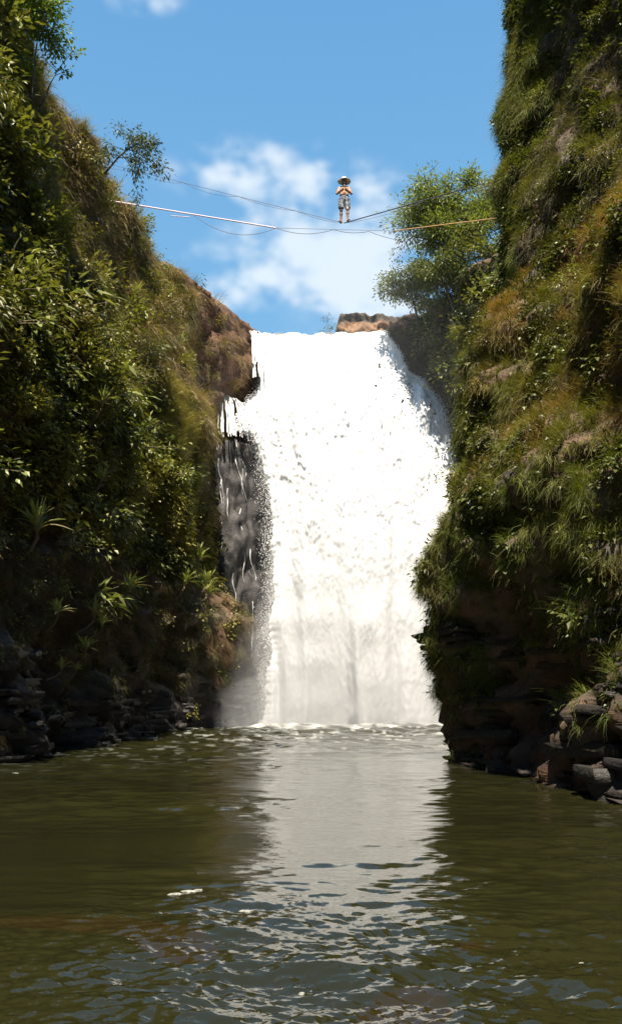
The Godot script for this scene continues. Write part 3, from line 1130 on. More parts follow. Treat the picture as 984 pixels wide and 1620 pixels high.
func make_stems() -> void:
	var b := Build.new()
	rng.seed = 61
	for k in 3:
		var v := Vector3(rr(-0.7, 0.7), rr(0.2, 0.8), rr(0.5, 0.9))
		var pts := []
		var radii := []
		for q in 7:
			var t := q / 6.0
			pts.append(v * t + Vector3(0.1 * sin(t * 5.0 + k), -0.75 * t * t, 0.05 * cos(t * 7.0)) )
			radii.append(0.009 * (1.0 - 0.7 * t))
		b.tube(pts, radii, 4, Color.WHITE)
	var m := b.mesh(M.bark)
	for w in [[left, 17.0, 42.0, 0, 30.0, "shrub covered cliff"], [right, 10.0, 23.0, column(right, 9.0), 22.0, "grassy buttress"]]:
		var places := []
		var tints := []
		var c0 := column(w[0], w[1], w[3])
		var c1 := column(w[0], w[2], c0)
		for k in (260 if w[0] == left else 170):
			var s := sample(w[0], rr(c0, c1), rr(w[4], 115.0))
			places.append(Transform3D(frame(s[1], rr(0.25, 0.9) * (1.3 if w[0] == left else 0.7), 1.4).rotated(Vector3.UP, rr(-0.4, 0.4)) * Basis(Vector3.BACK, rr(-1.2, 1.2)), s[0]))
			tints.append(Color(0.15, 0.12, 0.085) * rr(0.4, 1.5))
		tag(scatter("dry_stems", m, places, tints), "thin dry bare stems poking from the " + w[5], "stems", "", "stuff")


# ---------------------------------------------------------------- shrubs, each one a thing
func make_shrub(k: int, spec: Dictionary) -> Node3D:
	rng.seed = 500 + k * 13
	var root := Node3D.new()
	var st := Build.new()
	var lf := Build.new()
	var ca: Color = spec.a
	var cb: Color = spec.b
	for q in spec.stems:
		var v := Vector3(rng.randfn(0.0, 0.5), rr(0.15, 0.9), rr(0.35, 0.95)).normalized()
		var l: float = rr(0.55, 1.1) * spec.size
		var pts := []
		var radii := []
		for t in 5:
			var f := t / 4.0
			pts.append(v * l * f + Vector3(0, -spec.droop * l * f * f, 0) + Vector3(rng.randfn(0.0, 0.03), rng.randfn(0.0, 0.03), rng.randfn(0.0, 0.03)) * f)
			radii.append(0.014 * (1.0 - 0.75 * f) * spec.size)
		st.tube(pts, radii, 4, Color(0.12, 0.095, 0.065) * rr(0.6, 1.4))
		for m in spec.leaves:
			var f := 0.25 + 0.78 * sqrt(rng.randf())
			var i := mini(int(f * 4.0), 3)
			var at: Vector3 = pts[i].lerp(pts[i + 1], minf(f * 4.0 - i, 1.0))
			var off: Vector3 = Vector3(rng.randfn(0.0, 1.0), rng.randfn(0.0, 1.0), rng.randfn(0.0, 1.0)) * 0.12 * spec.size * f
			var dir: Vector3 = (off.normalized() * 0.7 + v * 0.5 + Vector3(0, rr(-0.5, 0.35) - spec.hang, 0.15)).normalized()
			var side: Vector3 = dir.cross(Vector3(rng.randfn(0.0, 0.4), 1.0, rng.randfn(0.0, 0.4))).normalized()
			var tone := rr(0.65, 1.3)
			lf.leaf(at + off, dir, side, spec.len * rr(0.6, 1.25), spec.wid * rr(0.7, 1.2), rr(0.02, 0.22), ca.lerp(cb, rng.randf()) * tone)
	put("stems", st.mesh(M.bark), root)
	put("foliage", lf.mesh(M.leaf), root)
	return root


func make_shrubs() -> void:
	var specs := [
		{"label": "shrub with small yellowish olive leaves ", "stems": 9, "leaves": 42, "size": 1.0, "droop": 0.15, "hang": 0.1, "len": 0.11, "wid": 0.045, "a": Color(0.24, 0.21, 0.045), "b": Color(0.13, 0.135, 0.03)},
		{"label": "shrub with broad mid green leaves ", "stems": 8, "leaves": 30, "size": 1.05, "droop": 0.1, "hang": 0.2, "len": 0.17, "wid": 0.085, "a": Color(0.135, 0.15, 0.034), "b": Color(0.215, 0.205, 0.055)},
		{"label": "shrub with narrow drooping dark leaves ", "stems": 9, "leaves": 40, "size": 1.1, "droop": 0.4, "hang": 0.6, "len": 0.19, "wid": 0.042, "a": Color(0.08, 0.09, 0.026), "b": Color(0.145, 0.142, 0.042)},
		{"label": "shrub with dense bright olive foliage ", "stems": 12, "leaves": 46, "size": 0.95, "droop": 0.05, "hang": 0.0, "len": 0.13, "wid": 0.055, "a": Color(0.27, 0.235, 0.05), "b": Color(0.140, 0.161, 0.031)},
		{"label": "loose shrub with pale oval leaves on bare stems ", "stems": 6, "leaves": 22, "size": 1.25, "droop": 0.2, "hang": 0.3, "len": 0.16, "wid": 0.08, "a": Color(0.25, 0.24, 0.084), "b": Color(0.126, 0.168, 0.042)},
		{"label": "half dry shrub with brownish green leaves ", "stems": 10, "leaves": 30, "size": 1.0, "droop": 0.25, "hang": 0.35, "len": 0.12, "wid": 0.05, "a": Color(0.2, 0.14, 0.06), "b": Color(0.126, 0.133, 0.042)},
		{"label": "shrub with very large pale drooping leaves ", "stems": 6, "leaves": 9, "size": 1.1, "droop": 0.2, "hang": 0.45, "len": 0.34, "wid": 0.12, "a": Color(0.22, 0.225, 0.075), "b": Color(0.12, 0.14, 0.04)}]
	var kinds := []
	for k in specs.size():
		kinds.append(make_shrub(k, specs[k]))
	rng.seed = 77
	var spots := []
	column_left_near = column(left, 17.0)
	column_left_far = column(left, 43.0, int(column_left_near))
	# on the left wall: [place, normal, kind, size]
	var tries := 0
	while spots.size() < 215 and tries < 6000:
		tries += 1
		var s := sample(left, rr(column_left_near, column_left_far), rr(26.0, 116.0))
		var p: Vector3 = s[0]
		var d := -p.z
		var h := p.y
		var patch := nz(p.x * 0.3, h * 0.3, p.z * 0.3 + 5.0)
		if h < 6.6 + patch and (rng.randf() < 0.9 or d > 35.0):
			continue
		if d > 40.5 and h > 5.5:
			continue
		if exp(-pow((d - 37.0) / 2.8, 2.0) - pow((h - 12.4) / 2.2, 2.0)) > 0.3:
			continue
		if h + 0.16 * (d - 28.0) + patch * 2.0 > 13.5 and d > 22.5 and rng.randf() < 0.93:
			continue
		var close := false
		for o in spots:
			if o[0].distance_squared_to(p) < 0.55:
				close = true
				break
		if close:
			continue
		var kind := rng.randi() % 7
		if h > 14.0 and d < 25.0:
			kind = 1 if rng.randf() < 0.7 else 2
		elif h < 8.0:
			kind = [2, 4, 5, 1, 6][rng.randi() % 5]
		elif patch > 0.1:
			kind = [0, 3, 3, 0, 4, 6][rng.randi() % 6]
		spots.append([p, s[1], kind, 0.6 + 0.95 * pow(rng.randf(), 1.6)])
	for s in spots:
		var big := "large " if s[3] > 1.15 else "small " if s[3] < 0.92 else ""
		var h: float = s[0].y
		var d: float = -s[0].z
		var where := "just under the cliff rim" if h > 17.5 else "on the upper cliff face" if h > 13.0 else "midway up the cliff" if h > 8.5 else "low over the dark strata"
		where += ", nearer the falls" if d > 31.0 else ", away from the falls" if d < 24.5 else ""
		var said: String = big + specs[s[2]].label + where
		if said.split(" ", false).size() > 16:
			said = specs[s[2]].label + where
		if said.split(" ", false).size() > 16:
			said = said.split(",")[0]
		add_shrub(kinds[s[2]], said, s[0], frame(s[1], s[3], 0.4), "shrubs covering the cliff")
	# beside the lip and on the far wall
	var far_c := column(right, 43.0, column(right, 36.0, column(right, 26.0, column(right, 9.0) + 30)))
	for k in 20:
		var s := sample(right, far_c + rr(-26.0, 20.0), 117.0 - 26.0 * pow(rng.randf(), 1.3))
		add_shrub(kinds[[1, 2, 4, 1][k % 4]], ["broad leaved green shrub", "dark drooping shrub", "loose pale leaved shrub", "broad leaved green shrub"][k % 4] + " on the wall beside the lip of the falls", s[0], frame(s[1], rr(1.0, 1.7), 0.5), "shrubs beside the lip of the falls")
	# a few leafy plants among the hanging grass of the buttress
	var near_c := column(right, 15.0, column(right, 9.0))
	for k in 16:
		var s := sample(right, near_c + rr(4.0, 34.0), rr(34.0, 100.0))
		add_shrub(kinds[[2, 5, 4][k % 3]], ["dark narrow leaved plant", "half dry brownish plant", "loose pale leaved plant"][k % 3] + " among the hanging grass of the buttress", s[0], frame(s[1], rr(0.35, 0.6), 0.4), "plants among the hanging grass")
	for k in kinds:
		k.free()


var column_left_near := 0.0
var column_left_far := 0.0


func add_shrub(kind: Node3D, label: String, at: Vector3, b: Basis, group: String) -> void:
	var o: Node3D = kind.duplicate()
	o.name = numbered("shrub")
	add_child(o, true)
	o.transform = Transform3D(b, at)
	tag(o, label, "shrub", group)


# ---------------------------------------------------------------- trees
func make_tree(called: String, label: String, category: String, base: Vector3, trunk: Array, thick: float, limbs: int, reach: float, twigs: int, leaves: int, spec: Dictionary, sd: int) -> Node3D:
	rng.seed = sd
	var root := thing(called, base, label, category)
	var tr := Build.new()
	var pts := []
	var radii := []
	for k in trunk.size():
		pts.append(trunk[k])
		radii.append(thick * (1.0 - 0.8 * k / (trunk.size() - 1.0)))
	var bark: Color = spec.bark
	tr.tube(pts, radii, 7, bark)
	put("trunk", tr.mesh(M.bark), root)
	var crown := Build.new()
	for q in limbs:
		var f := lerpf(spec.get("from", 0.4), 1.0, (q + 0.5) / limbs)
		var e := f * (trunk.size() - 1)
		var i := mini(int(e), trunk.size() - 2)
		var at: Vector3 = trunk[i].lerp(trunk[i + 1], e - i)
		var ang := q * 2.4 + rr(-0.4, 0.4)
		var v := (Vector3(cos(ang), rr(0.1, 0.8), sin(ang)) + Vector3(spec.get("bias", Vector3.ZERO))).normalized()
		var l := reach * rr(0.6, 1.1) * (1.15 - 0.5 * f)
		var lp := []
		var lr := []
		for t in 5:
			var g := t / 4.0
			lp.append(at + v * l * g + Vector3(0, -spec.droop * l * g * g, 0) + Vector3(rng.randfn(0.0, 0.06), rng.randfn(0.0, 0.06), rng.randfn(0.0, 0.06)) * l * g)
			lr.append(thick * 0.45 * (1.0 - 0.8 * g))
		var lb := Build.new()
		lb.tube(lp, lr, 5, bark)
		for w in twigs:
			var g := 0.3 + 0.72 * rng.randf()
			var i2 := mini(int(g * 4.0), 3)
			var a2: Vector3 = lp[i2].lerp(lp[i2 + 1], minf(g * 4.0 - i2, 1.0))
			var tv := (v * 0.6 + Vector3(rng.randfn(0.0, 0.7), rng.randfn(0.1, 0.5), rng.randfn(0.0, 0.7))).normalized()
			var tl := l * rr(0.22, 0.45)
			var end := a2 + tv * tl + Vector3(0, -spec.droop * tl * 0.6, 0)
			lb.tube([a2, a2.lerp(end, 0.5) + Vector3(0, 0.05 * tl, 0), end], [thick * 0.14, thick * 0.1, thick * 0.04], 3, bark)
			for m in leaves:
				var s := rr(0.2, 1.1)
				var off: Vector3 = Vector3(rng.randfn(0.0, 1.0), rng.randfn(0.0, 0.7), rng.randfn(0.0, 1.0)) * spec.puff
				var dir: Vector3 = (tv * 0.5 + off.normalized() + Vector3(0, -spec.hang + rr(-0.2, 0.3), 0)).normalized()
				var side: Vector3 = dir.cross(Vector3(rng.randfn(0.0, 0.4), 1.0, rng.randfn(0.0, 0.4))).normalized()
				var tone := rr(0.65, 1.3)
				var ca: Color = spec.a
				crown.leaf(a2.lerp(end, s) + off, dir, side, spec.len * rr(0.6, 1.2), spec.wid * rr(0.7, 1.2), rr(0.0, 0.2), ca.lerp(spec.b, rng.randf()) * tone)
		put("limb", lb.mesh(M.bark), root)
	put("crown", crown.mesh(M.leaf), root)
	return root


func make_trees() -> void:
	var bark := Color(0.075, 0.06, 0.045)
	var airy := {"bark": bark, "droop": 0.12, "puff": 0.2, "hang": 0.35, "len": 0.24, "wid": 0.07, "a": Color(0.23, 0.25, 0.075), "b": Color(0.15, 0.19, 0.05), "from": 0.35}
	make_tree("rim_tree", "airy light green tree on the rim behind the grassy buttress", "tree", Vector3(8.4, 21.4, -42.6), [Vector3(0, -0.4, 0), Vector3(-0.6, 1.2, 0.1), Vector3(-1.1, 2.6, 0.1), Vector3(-1.0, 4.0, 0.0), Vector3(-0.7, 5.4, 0)], 0.16, 26, 3.7, 14, 60, airy, 41)
	make_tree("rim_tree", "second airy tree rooted nearer the lip of the falls", "tree", Vector3(5.9, 21.4, -45.6), [Vector3(0, -0.4, 0), Vector3(-0.2, 0.8, 0.1), Vector3(-0.4, 1.7, 0.1), Vector3(-0.5, 2.6, 0.0)], 0.08, 14, 2.1, 9, 50, airy.merged({"a": Color(0.15, 0.165, 0.055), "b": Color(0.1, 0.13, 0.045), "len": 0.19}, true), 42)
	make_tree("rim_tree", "low dark bushy tree under the airy one beside the far rock wall", "tree", Vector3(7.4, 20.6, -42.2), [Vector3(0, -0.4, 0), Vector3(-0.4, 0.6, 0.3), Vector3(-0.8, 1.4, 0.5), Vector3(-1.0, 2.1, 0.6)], 0.08, 14, 2.3, 10, 50, airy.merged({"a": Color(0.12, 0.135, 0.05), "b": Color(0.16, 0.175, 0.065), "len": 0.2, "wid": 0.08}, true), 47)
	var bright := {"bark": bark, "droop": 0.1, "puff": 0.12, "hang": 0.2, "len": 0.15, "wid": 0.06, "a": Color(0.140, 0.224, 0.042), "b": Color(0.196, 0.238, 0.056), "from": 0.3}
	make_tree("rim_tree", "bright green leafy tree at the top of the shrub covered cliff", "tree", Vector3(-9.0, 19.4, -22.6), [Vector3(0, -0.6, 0), Vector3(0.2, 0.6, 0.1), Vector3(0.3, 1.6, 0.2), Vector3(0.3, 2.6, 0.1)], 0.09, 20, 2.0, 10, 55, bright, 43)
	make_tree("sapling", "slender sapling with round leaves leaning off the red rim", "tree", Vector3(-8.1, 19.2, -23.7), [Vector3(0, -0.5, 0), Vector3(0.25, 0.4, 0), Vector3(0.55, 0.9, 0.1), Vector3(0.95, 1.5, 0.1)], 0.028, 7, 0.75, 3, 7, bright.merged({"puff": 0.07, "len": 0.13, "wid": 0.085, "from": 0.45}, true), 44)
	make_tree("bare_sapling", "thin dark leafless stem standing on the red rim", "tree", Vector3(-8.0, 18.7, -22.6), [Vector3(0, -0.4, 0), Vector3(0.02, 0.8, 0), Vector3(0.06, 1.5, 0), Vector3(0.2, 2.6, 0), Vector3(0.42, 3.8, 0)], 0.03, 4, 0.5, 2, 1, bright.merged({"puff": 0.05}, true), 45)
	make_tree("overhanging_bush", "dark bush with drooping leaves jutting out from the cliff rim", "bush", Vector3(-7.3, 20.6, -29.6), [Vector3(-0.3, -0.3, 0), Vector3(0.2, 0.3, 0.1), Vector3(0.6, 0.7, 0.1), Vector3(0.95, 0.95, 0.1)], 0.045, 12, 1.5, 7, 22, {"bark": Color(0.05, 0.04, 0.035), "droop": 0.75, "puff": 0.11, "hang": 0.9, "len": 0.17, "wid": 0.05, "a": Color(0.070, 0.091, 0.035), "b": Color(0.112, 0.119, 0.056), "from": 0.3, "bias": Vector3(0.55, -0.1, 0)}, 46)
	make_tree("lip_bush", "tiny sparse bush on the earth bank above the lip", "bush", Vector3(1.15, 22.0, -52.2), [Vector3(0, -0.5, 0), Vector3(-0.05, 0.6, 0), Vector3(-0.15, 1.6, 0), Vector3(-0.1, 2.6, 0)], 0.03, 8, 0.9, 4, 6, bright.merged({"a": Color(0.084, 0.112, 0.056), "b": Color(0.112, 0.140, 0.070), "len": 0.16}, true), 48)


# ---------------------------------------------------------------- rosette plants
func make_rosettes() -> void:
	var straps := []
	for k in 5:
		var b := Build.new()
		rng.seed = 900 + k
		var arch: float = [0.15, 0.45, 0.75, 1.0, 1.35][k]
		var pts := []
		for q in 7:
			var t := q / 6.0
			pts.append(Vector3(0.02 * sin(t * 3.0 + k), t * (1.0 - 0.5 * arch * t), 0.25 * t + 0.55 * arch * t * t))
		var c := Color(0.3, 0.32, 0.08).lerp(Color(0.17, 0.21, 0.07), k / 4.0)
		if k == 4:
			c = Color(0.17, 0.14, 0.07)
		# a folded strap: two halves that meet in a keel
		for side in [-1.0, 1.0]:
			var s := b.v.size()
			for q in 7:
				var t := q / 6.0
				var w := 0.055 * pow(sin(PI * clampf(0.12 + 0.86 * t, 0.0, 1.0)), 0.7)
				b.v.append(pts[q])
				b.v.append(pts[q] + Vector3(side * w, 0.012, -0.35 * w))
				b.c.append(c)
				b.c.append(c * 0.92)
				if q < 6:
					var e := s + q * 2
					b.i.append_array(PackedInt32Array([e, e + 1, e + 2, e + 1, e + 3, e + 2]))
		straps.append(b.mesh(M.leaf))
	var trunk := Build.new()
	trunk.tube([Vector3(0, -0.7, -0.9), Vector3(0, -0.4, -0.3), Vector3(0, -0.1, 0), Vector3(0, 0.08, 0)], [0.05, 0.045, 0.05, 0.03], 6, Color(0.11, 0.085, 0.055))
	var trunk_mesh := trunk.mesh(M.bark)
	rng.seed = 901
	var spots := [[29.0, 4.8, 0.85, "large"], [27.0, 3.75, 0.72, "mid sized"], [26.6, 2.85, 0.55, "small"], [24.0, 3.5, 0.55, "small"], [22.6, 5.6, 1.0, "large"], [38.0, 6.1, 0.9, "large"], [36.4, 5.8, 0.85, "large"], [30.0, 12.7, 0.8, "mid sized"], [26.0, 10.1, 0.7, "mid sized"], [27.0, 8.1, 0.65, "mid sized"], [28.0, 3.5, 0.45, "small"], [40.0, 5.7, 0.9, "large"], [37.3, 6.9, 0.9, "large"], [24.2, 2.3, 0.4, "small"], [26.8, 2.2, 0.35, "small"], [38.6, 17.4, 0.8, "mid sized"], [34.2, 17.6, 0.7, "mid sized"]]
	for s in spots:
		var w := on_left(s[0], s[1])
		var n: Vector3 = w[1]
		var out := Vector3(n.x, 0, n.z).normalized()
		var where := "low over the dark strata" if s[1] < 5.2 else "on the overgrown cliff above the dark strata" if s[1] < 8.0 else "high among the shrubs of the cliff"
		var o := thing("rosette_plant", w[0] + out * 0.75 + Vector3(0, 0.1, 0), "%s rosette plant with pale strap leaves %s" % [s[3], where], "plant", "rosette plants on the cliff")
		o.basis = Basis(Vector3.UP.cross(out), Vector3.UP, out).rotated(out, rr(-0.3, 0.3)).scaled(Vector3.ONE * s[2])
		put("stem", trunk_mesh, o)
		for k in 22:
			var l := put("leaf", straps[mini(int(k / 22.0 * 5.0), 4)], o)
			l.basis = Basis(Vector3.UP, k * 2.399 + rr(-0.2, 0.2)).rotated(Vector3.RIGHT, rr(-0.15, 0.35)).scaled(Vector3.ONE * rr(0.75, 1.05))
			l.position = Vector3(0, 0.06 - 0.01 * k * 0.5, 0)


# ---------------------------------------------------------------- the lines across the gorge
func ribbon(parent: Node, called: String, pts: Array, r: float, col: Color, mat: Material) -> void:
	var b := Build.new()
	var radii := []
	for p in pts:
		radii.append(r)
	b.tube(pts, radii, 6, col)
	put(called, b.mesh(mat), parent)


func sag(a: Vector3, b: Vector3, drop: float, n := 12) -> Array:
	var out := []
	for k in n + 1:
		var t := float(k) / n
		out.append(a.lerp(b, t) - Vector3(0, drop * 4.0 * t * (1.0 - t), 0))
	return out


func make_lines() -> void:
	var dark := Color(0.03, 0.03, 0.04)
	var foot := Vector3(1.27, 19.12, -31.0)
	var a := Vector3(-9.4, 22.05, -31.0)
	var b := Vector3(10.4, 21.95, -31.0)
	var o := thing("highline", foot, "dark sagging highline that the man stands on above the pool", "line")
	ribbon(o, "webbing", [a - foot, Vector3.ZERO], 0.009, Color(0.14, 0.14, 0.17), M.cloth)
	ribbon(o, "webbing", [Vector3.ZERO, b - foot], 0.02, dark, M.cloth)
	var marks := [0.0, 0.27, 0.42, 0.62, 0.83, 1.0]
	for k in marks.size() - 1:
		ribbon(o, "backup_rope", sag(a.lerp(foot, marks[k]) - foot, a.lerp(foot, marks[k + 1]) - foot, 0.16 if k < 3 else 0.09), 0.007, Color(0.14, 0.14, 0.17), M.cloth)
	marks = [0.0, 0.35, 0.7, 1.0]
	for k in marks.size() - 1:
		ribbon(o, "backup_rope", sag(foot.lerp(b, marks[k]) - foot, foot.lerp(b, marks[k + 1]) - foot, 0.14), 0.007, Color(0.14, 0.14, 0.17), M.cloth)
	var c := Vector3(-8.9, 21.09, -32.5)
	var mid := Vector3(-1.4, 19.75, -32.5)
	var d := Vector3(3.3, 19.62, -32.5)
	var e := Vector3(10.2, 20.55, -32.5)
	o = thing("slackline", mid, "pale pink and orange slackline with looped dark rope behind the man", "line")
	ribbon(o, "pink_webbing", [c - mid, Vector3.ZERO], 0.028, Color(0.66, 0.52, 0.55), M.cloth)
	ribbon(o, "pale_tail", [Vector3(-5.6, 20.28, -32.5) - mid, Vector3(-4.85, 20.22, -32.5) - mid], 0.016, Color(0.62, 0.45, 0.48), M.cloth)
	ribbon(o, "centre_webbing", [Vector3.ZERO, d - mid], 0.009, Color(0.2, 0.2, 0.22), M.cloth)
	ribbon(o, "orange_webbing", [d - mid, e - mid], 0.02, Color(0.42, 0.24, 0.10), M.cloth)
	var loops := [[-4.7, 20.32, -1.4, 19.75, 0.55], [-1.4, 19.75, 0.9, 19.68, 0.22], [0.9, 19.68, 2.3, 19.6, 0.1], [2.3, 19.6, 3.8, 19.15, 0.05]]
	for l in loops:
		ribbon(o, "rope_loop", sag(Vector3(l[0], l[1], -32.5) - mid, Vector3(l[2], l[3], -32.5) - mid, l[4]), 0.011, Color(0.16, 0.16, 0.19), M.cloth)


# ---------------------------------------------------------------- the man: bones joined by a smooth field, meshed as surface nets
func nets(b: Build, bones: Array, cell: float, k: float, color: Callable) -> void:
	var lo := Vector3.ONE * 1e9
	var hi := -lo
	for q in bones:
		var r: float = maxf(q[2], q[3]) + cell * 2.5 + k
		lo = lo.min(q[0].min(q[1]) - Vector3.ONE * r)
		hi = hi.max(q[0].max(q[1]) + Vector3.ONE * r)
	var n := Vector3i(((hi - lo) / cell).ceil()) + Vector3i.ONE
	var f := PackedFloat32Array()
	f.resize(n.x * n.y * n.z)
	f.fill(1.0)
	for q in bones:
		var a: Vector3 = q[0]
		var ba: Vector3 = q[1] - a
		var len2 := maxf(ba.length_squared(), 1e-9)
		var r: float = maxf(q[2], q[3]) + cell * 2.2 + k
		var s := Vector3i(((q[0].min(q[1]) - Vector3.ONE * r - lo) / cell).floor()).clamp(Vector3i.ZERO, n - Vector3i.ONE)
		var e := Vector3i(((q[0].max(q[1]) + Vector3.ONE * r - lo) / cell).ceil()).clamp(Vector3i.ZERO, n - Vector3i.ONE)
		for x in range(s.x, e.x + 1):
			for y in range(s.y, e.y + 1):
				for z in range(s.z, e.z + 1):
					var p := lo + Vector3(x, y, z) * cell
					var t := clampf((p - a).dot(ba) / len2, 0.0, 1.0)
					var d: float = (p - a - ba * t).length() - lerpf(q[2], q[3], t)
					var i := (x * n.y + y) * n.z + z
					var o := f[i]
					var h := maxf(k - absf(o - d), 0.0) / k
					f[i] = minf(o, d) - h * h * k * 0.25
	var id := {}
	var corner := [Vector3i(0, 0, 0), Vector3i(1, 0, 0), Vector3i(0, 1, 0), Vector3i(1, 1, 0), Vector3i(0, 0, 1), Vector3i(1, 0, 1), Vector3i(0, 1, 1), Vector3i(1, 1, 1)]
	var edges := [[0, 1], [2, 3], [4, 5], [6, 7], [0, 2], [1, 3], [4, 6], [5, 7], [0, 4], [1, 5], [2, 6], [3, 7]]
	for x in n.x - 1:
		for y in n.y - 1:
			for z in n.z - 1:
				var v := []
				var inside := 0
				for c in corner:
					var g := f[((x + c.x) * n.y + y + c.y) * n.z + z + c.z]
					v.append(g)
					inside += 1 if g < 0.0 else 0
				if inside == 0 or inside == 8:
					continue
				var sum := Vector3.ZERO
				var m := 0
				for e in edges:
					if (v[e[0]] < 0.0) != (v[e[1]] < 0.0):
						var t: float = v[e[0]] / (v[e[0]] - v[e[1]])
						sum += Vector3(corner[e[0]]).lerp(Vector3(corner[e[1]]), t)
						m += 1
				var p := lo + (Vector3(x, y, z) + sum / m) * cell
				var grad := Vector3(v[1] + v[3] + v[5] + v[7] - v[0] - v[2] - v[4] - v[6], v[2] + v[3] + v[6] + v[7] - v[0] - v[1] - v[4] - v[5], v[4] + v[5] + v[6] + v[7] - v[0] - v[1] - v[2] - v[3])
				id[Vector3i(x, y, z)] = b.v.size()
				b.v.append(p)
				b.n.append(grad.normalized())
				b.c.append(color.call(p))
	var axes := [Vector3i(1, 0, 0), Vector3i(0, 1, 0), Vector3i(0, 0, 1)]
	for c in id:
		for ax in 3:
			var d: Vector3i = axes[ax]
			var u: Vector3i = axes[(ax + 1) % 3]
			var w: Vector3i = axes[(ax + 2) % 3]
			var q: Vector3i = c + d
			if q.x >= n.x or q.y >= n.y or q.z >= n.z:
				continue
			var f0 := f[(c.x * n.y + c.y) * n.z + c.z]
			var f1 := f[(q.x * n.y + q.y) * n.z + q.z]
			if (f0 < 0.0) == (f1 < 0.0) or not (id.has(c - u) and id.has(c - w) and id.has(c - u - w)):
				continue
			var k0: int = id[c]
			var k1: int = id[c - u]
			var k2: int = id[c - u - w]
			var k3: int = id[c - w]
			if f0 < 0.0:
				b.i.append_array(PackedInt32Array([k0, k2, k1, k0, k3, k2]))
			else:
				b.i.append_array(PackedInt32Array([k0, k1, k2, k0, k2, k3]))


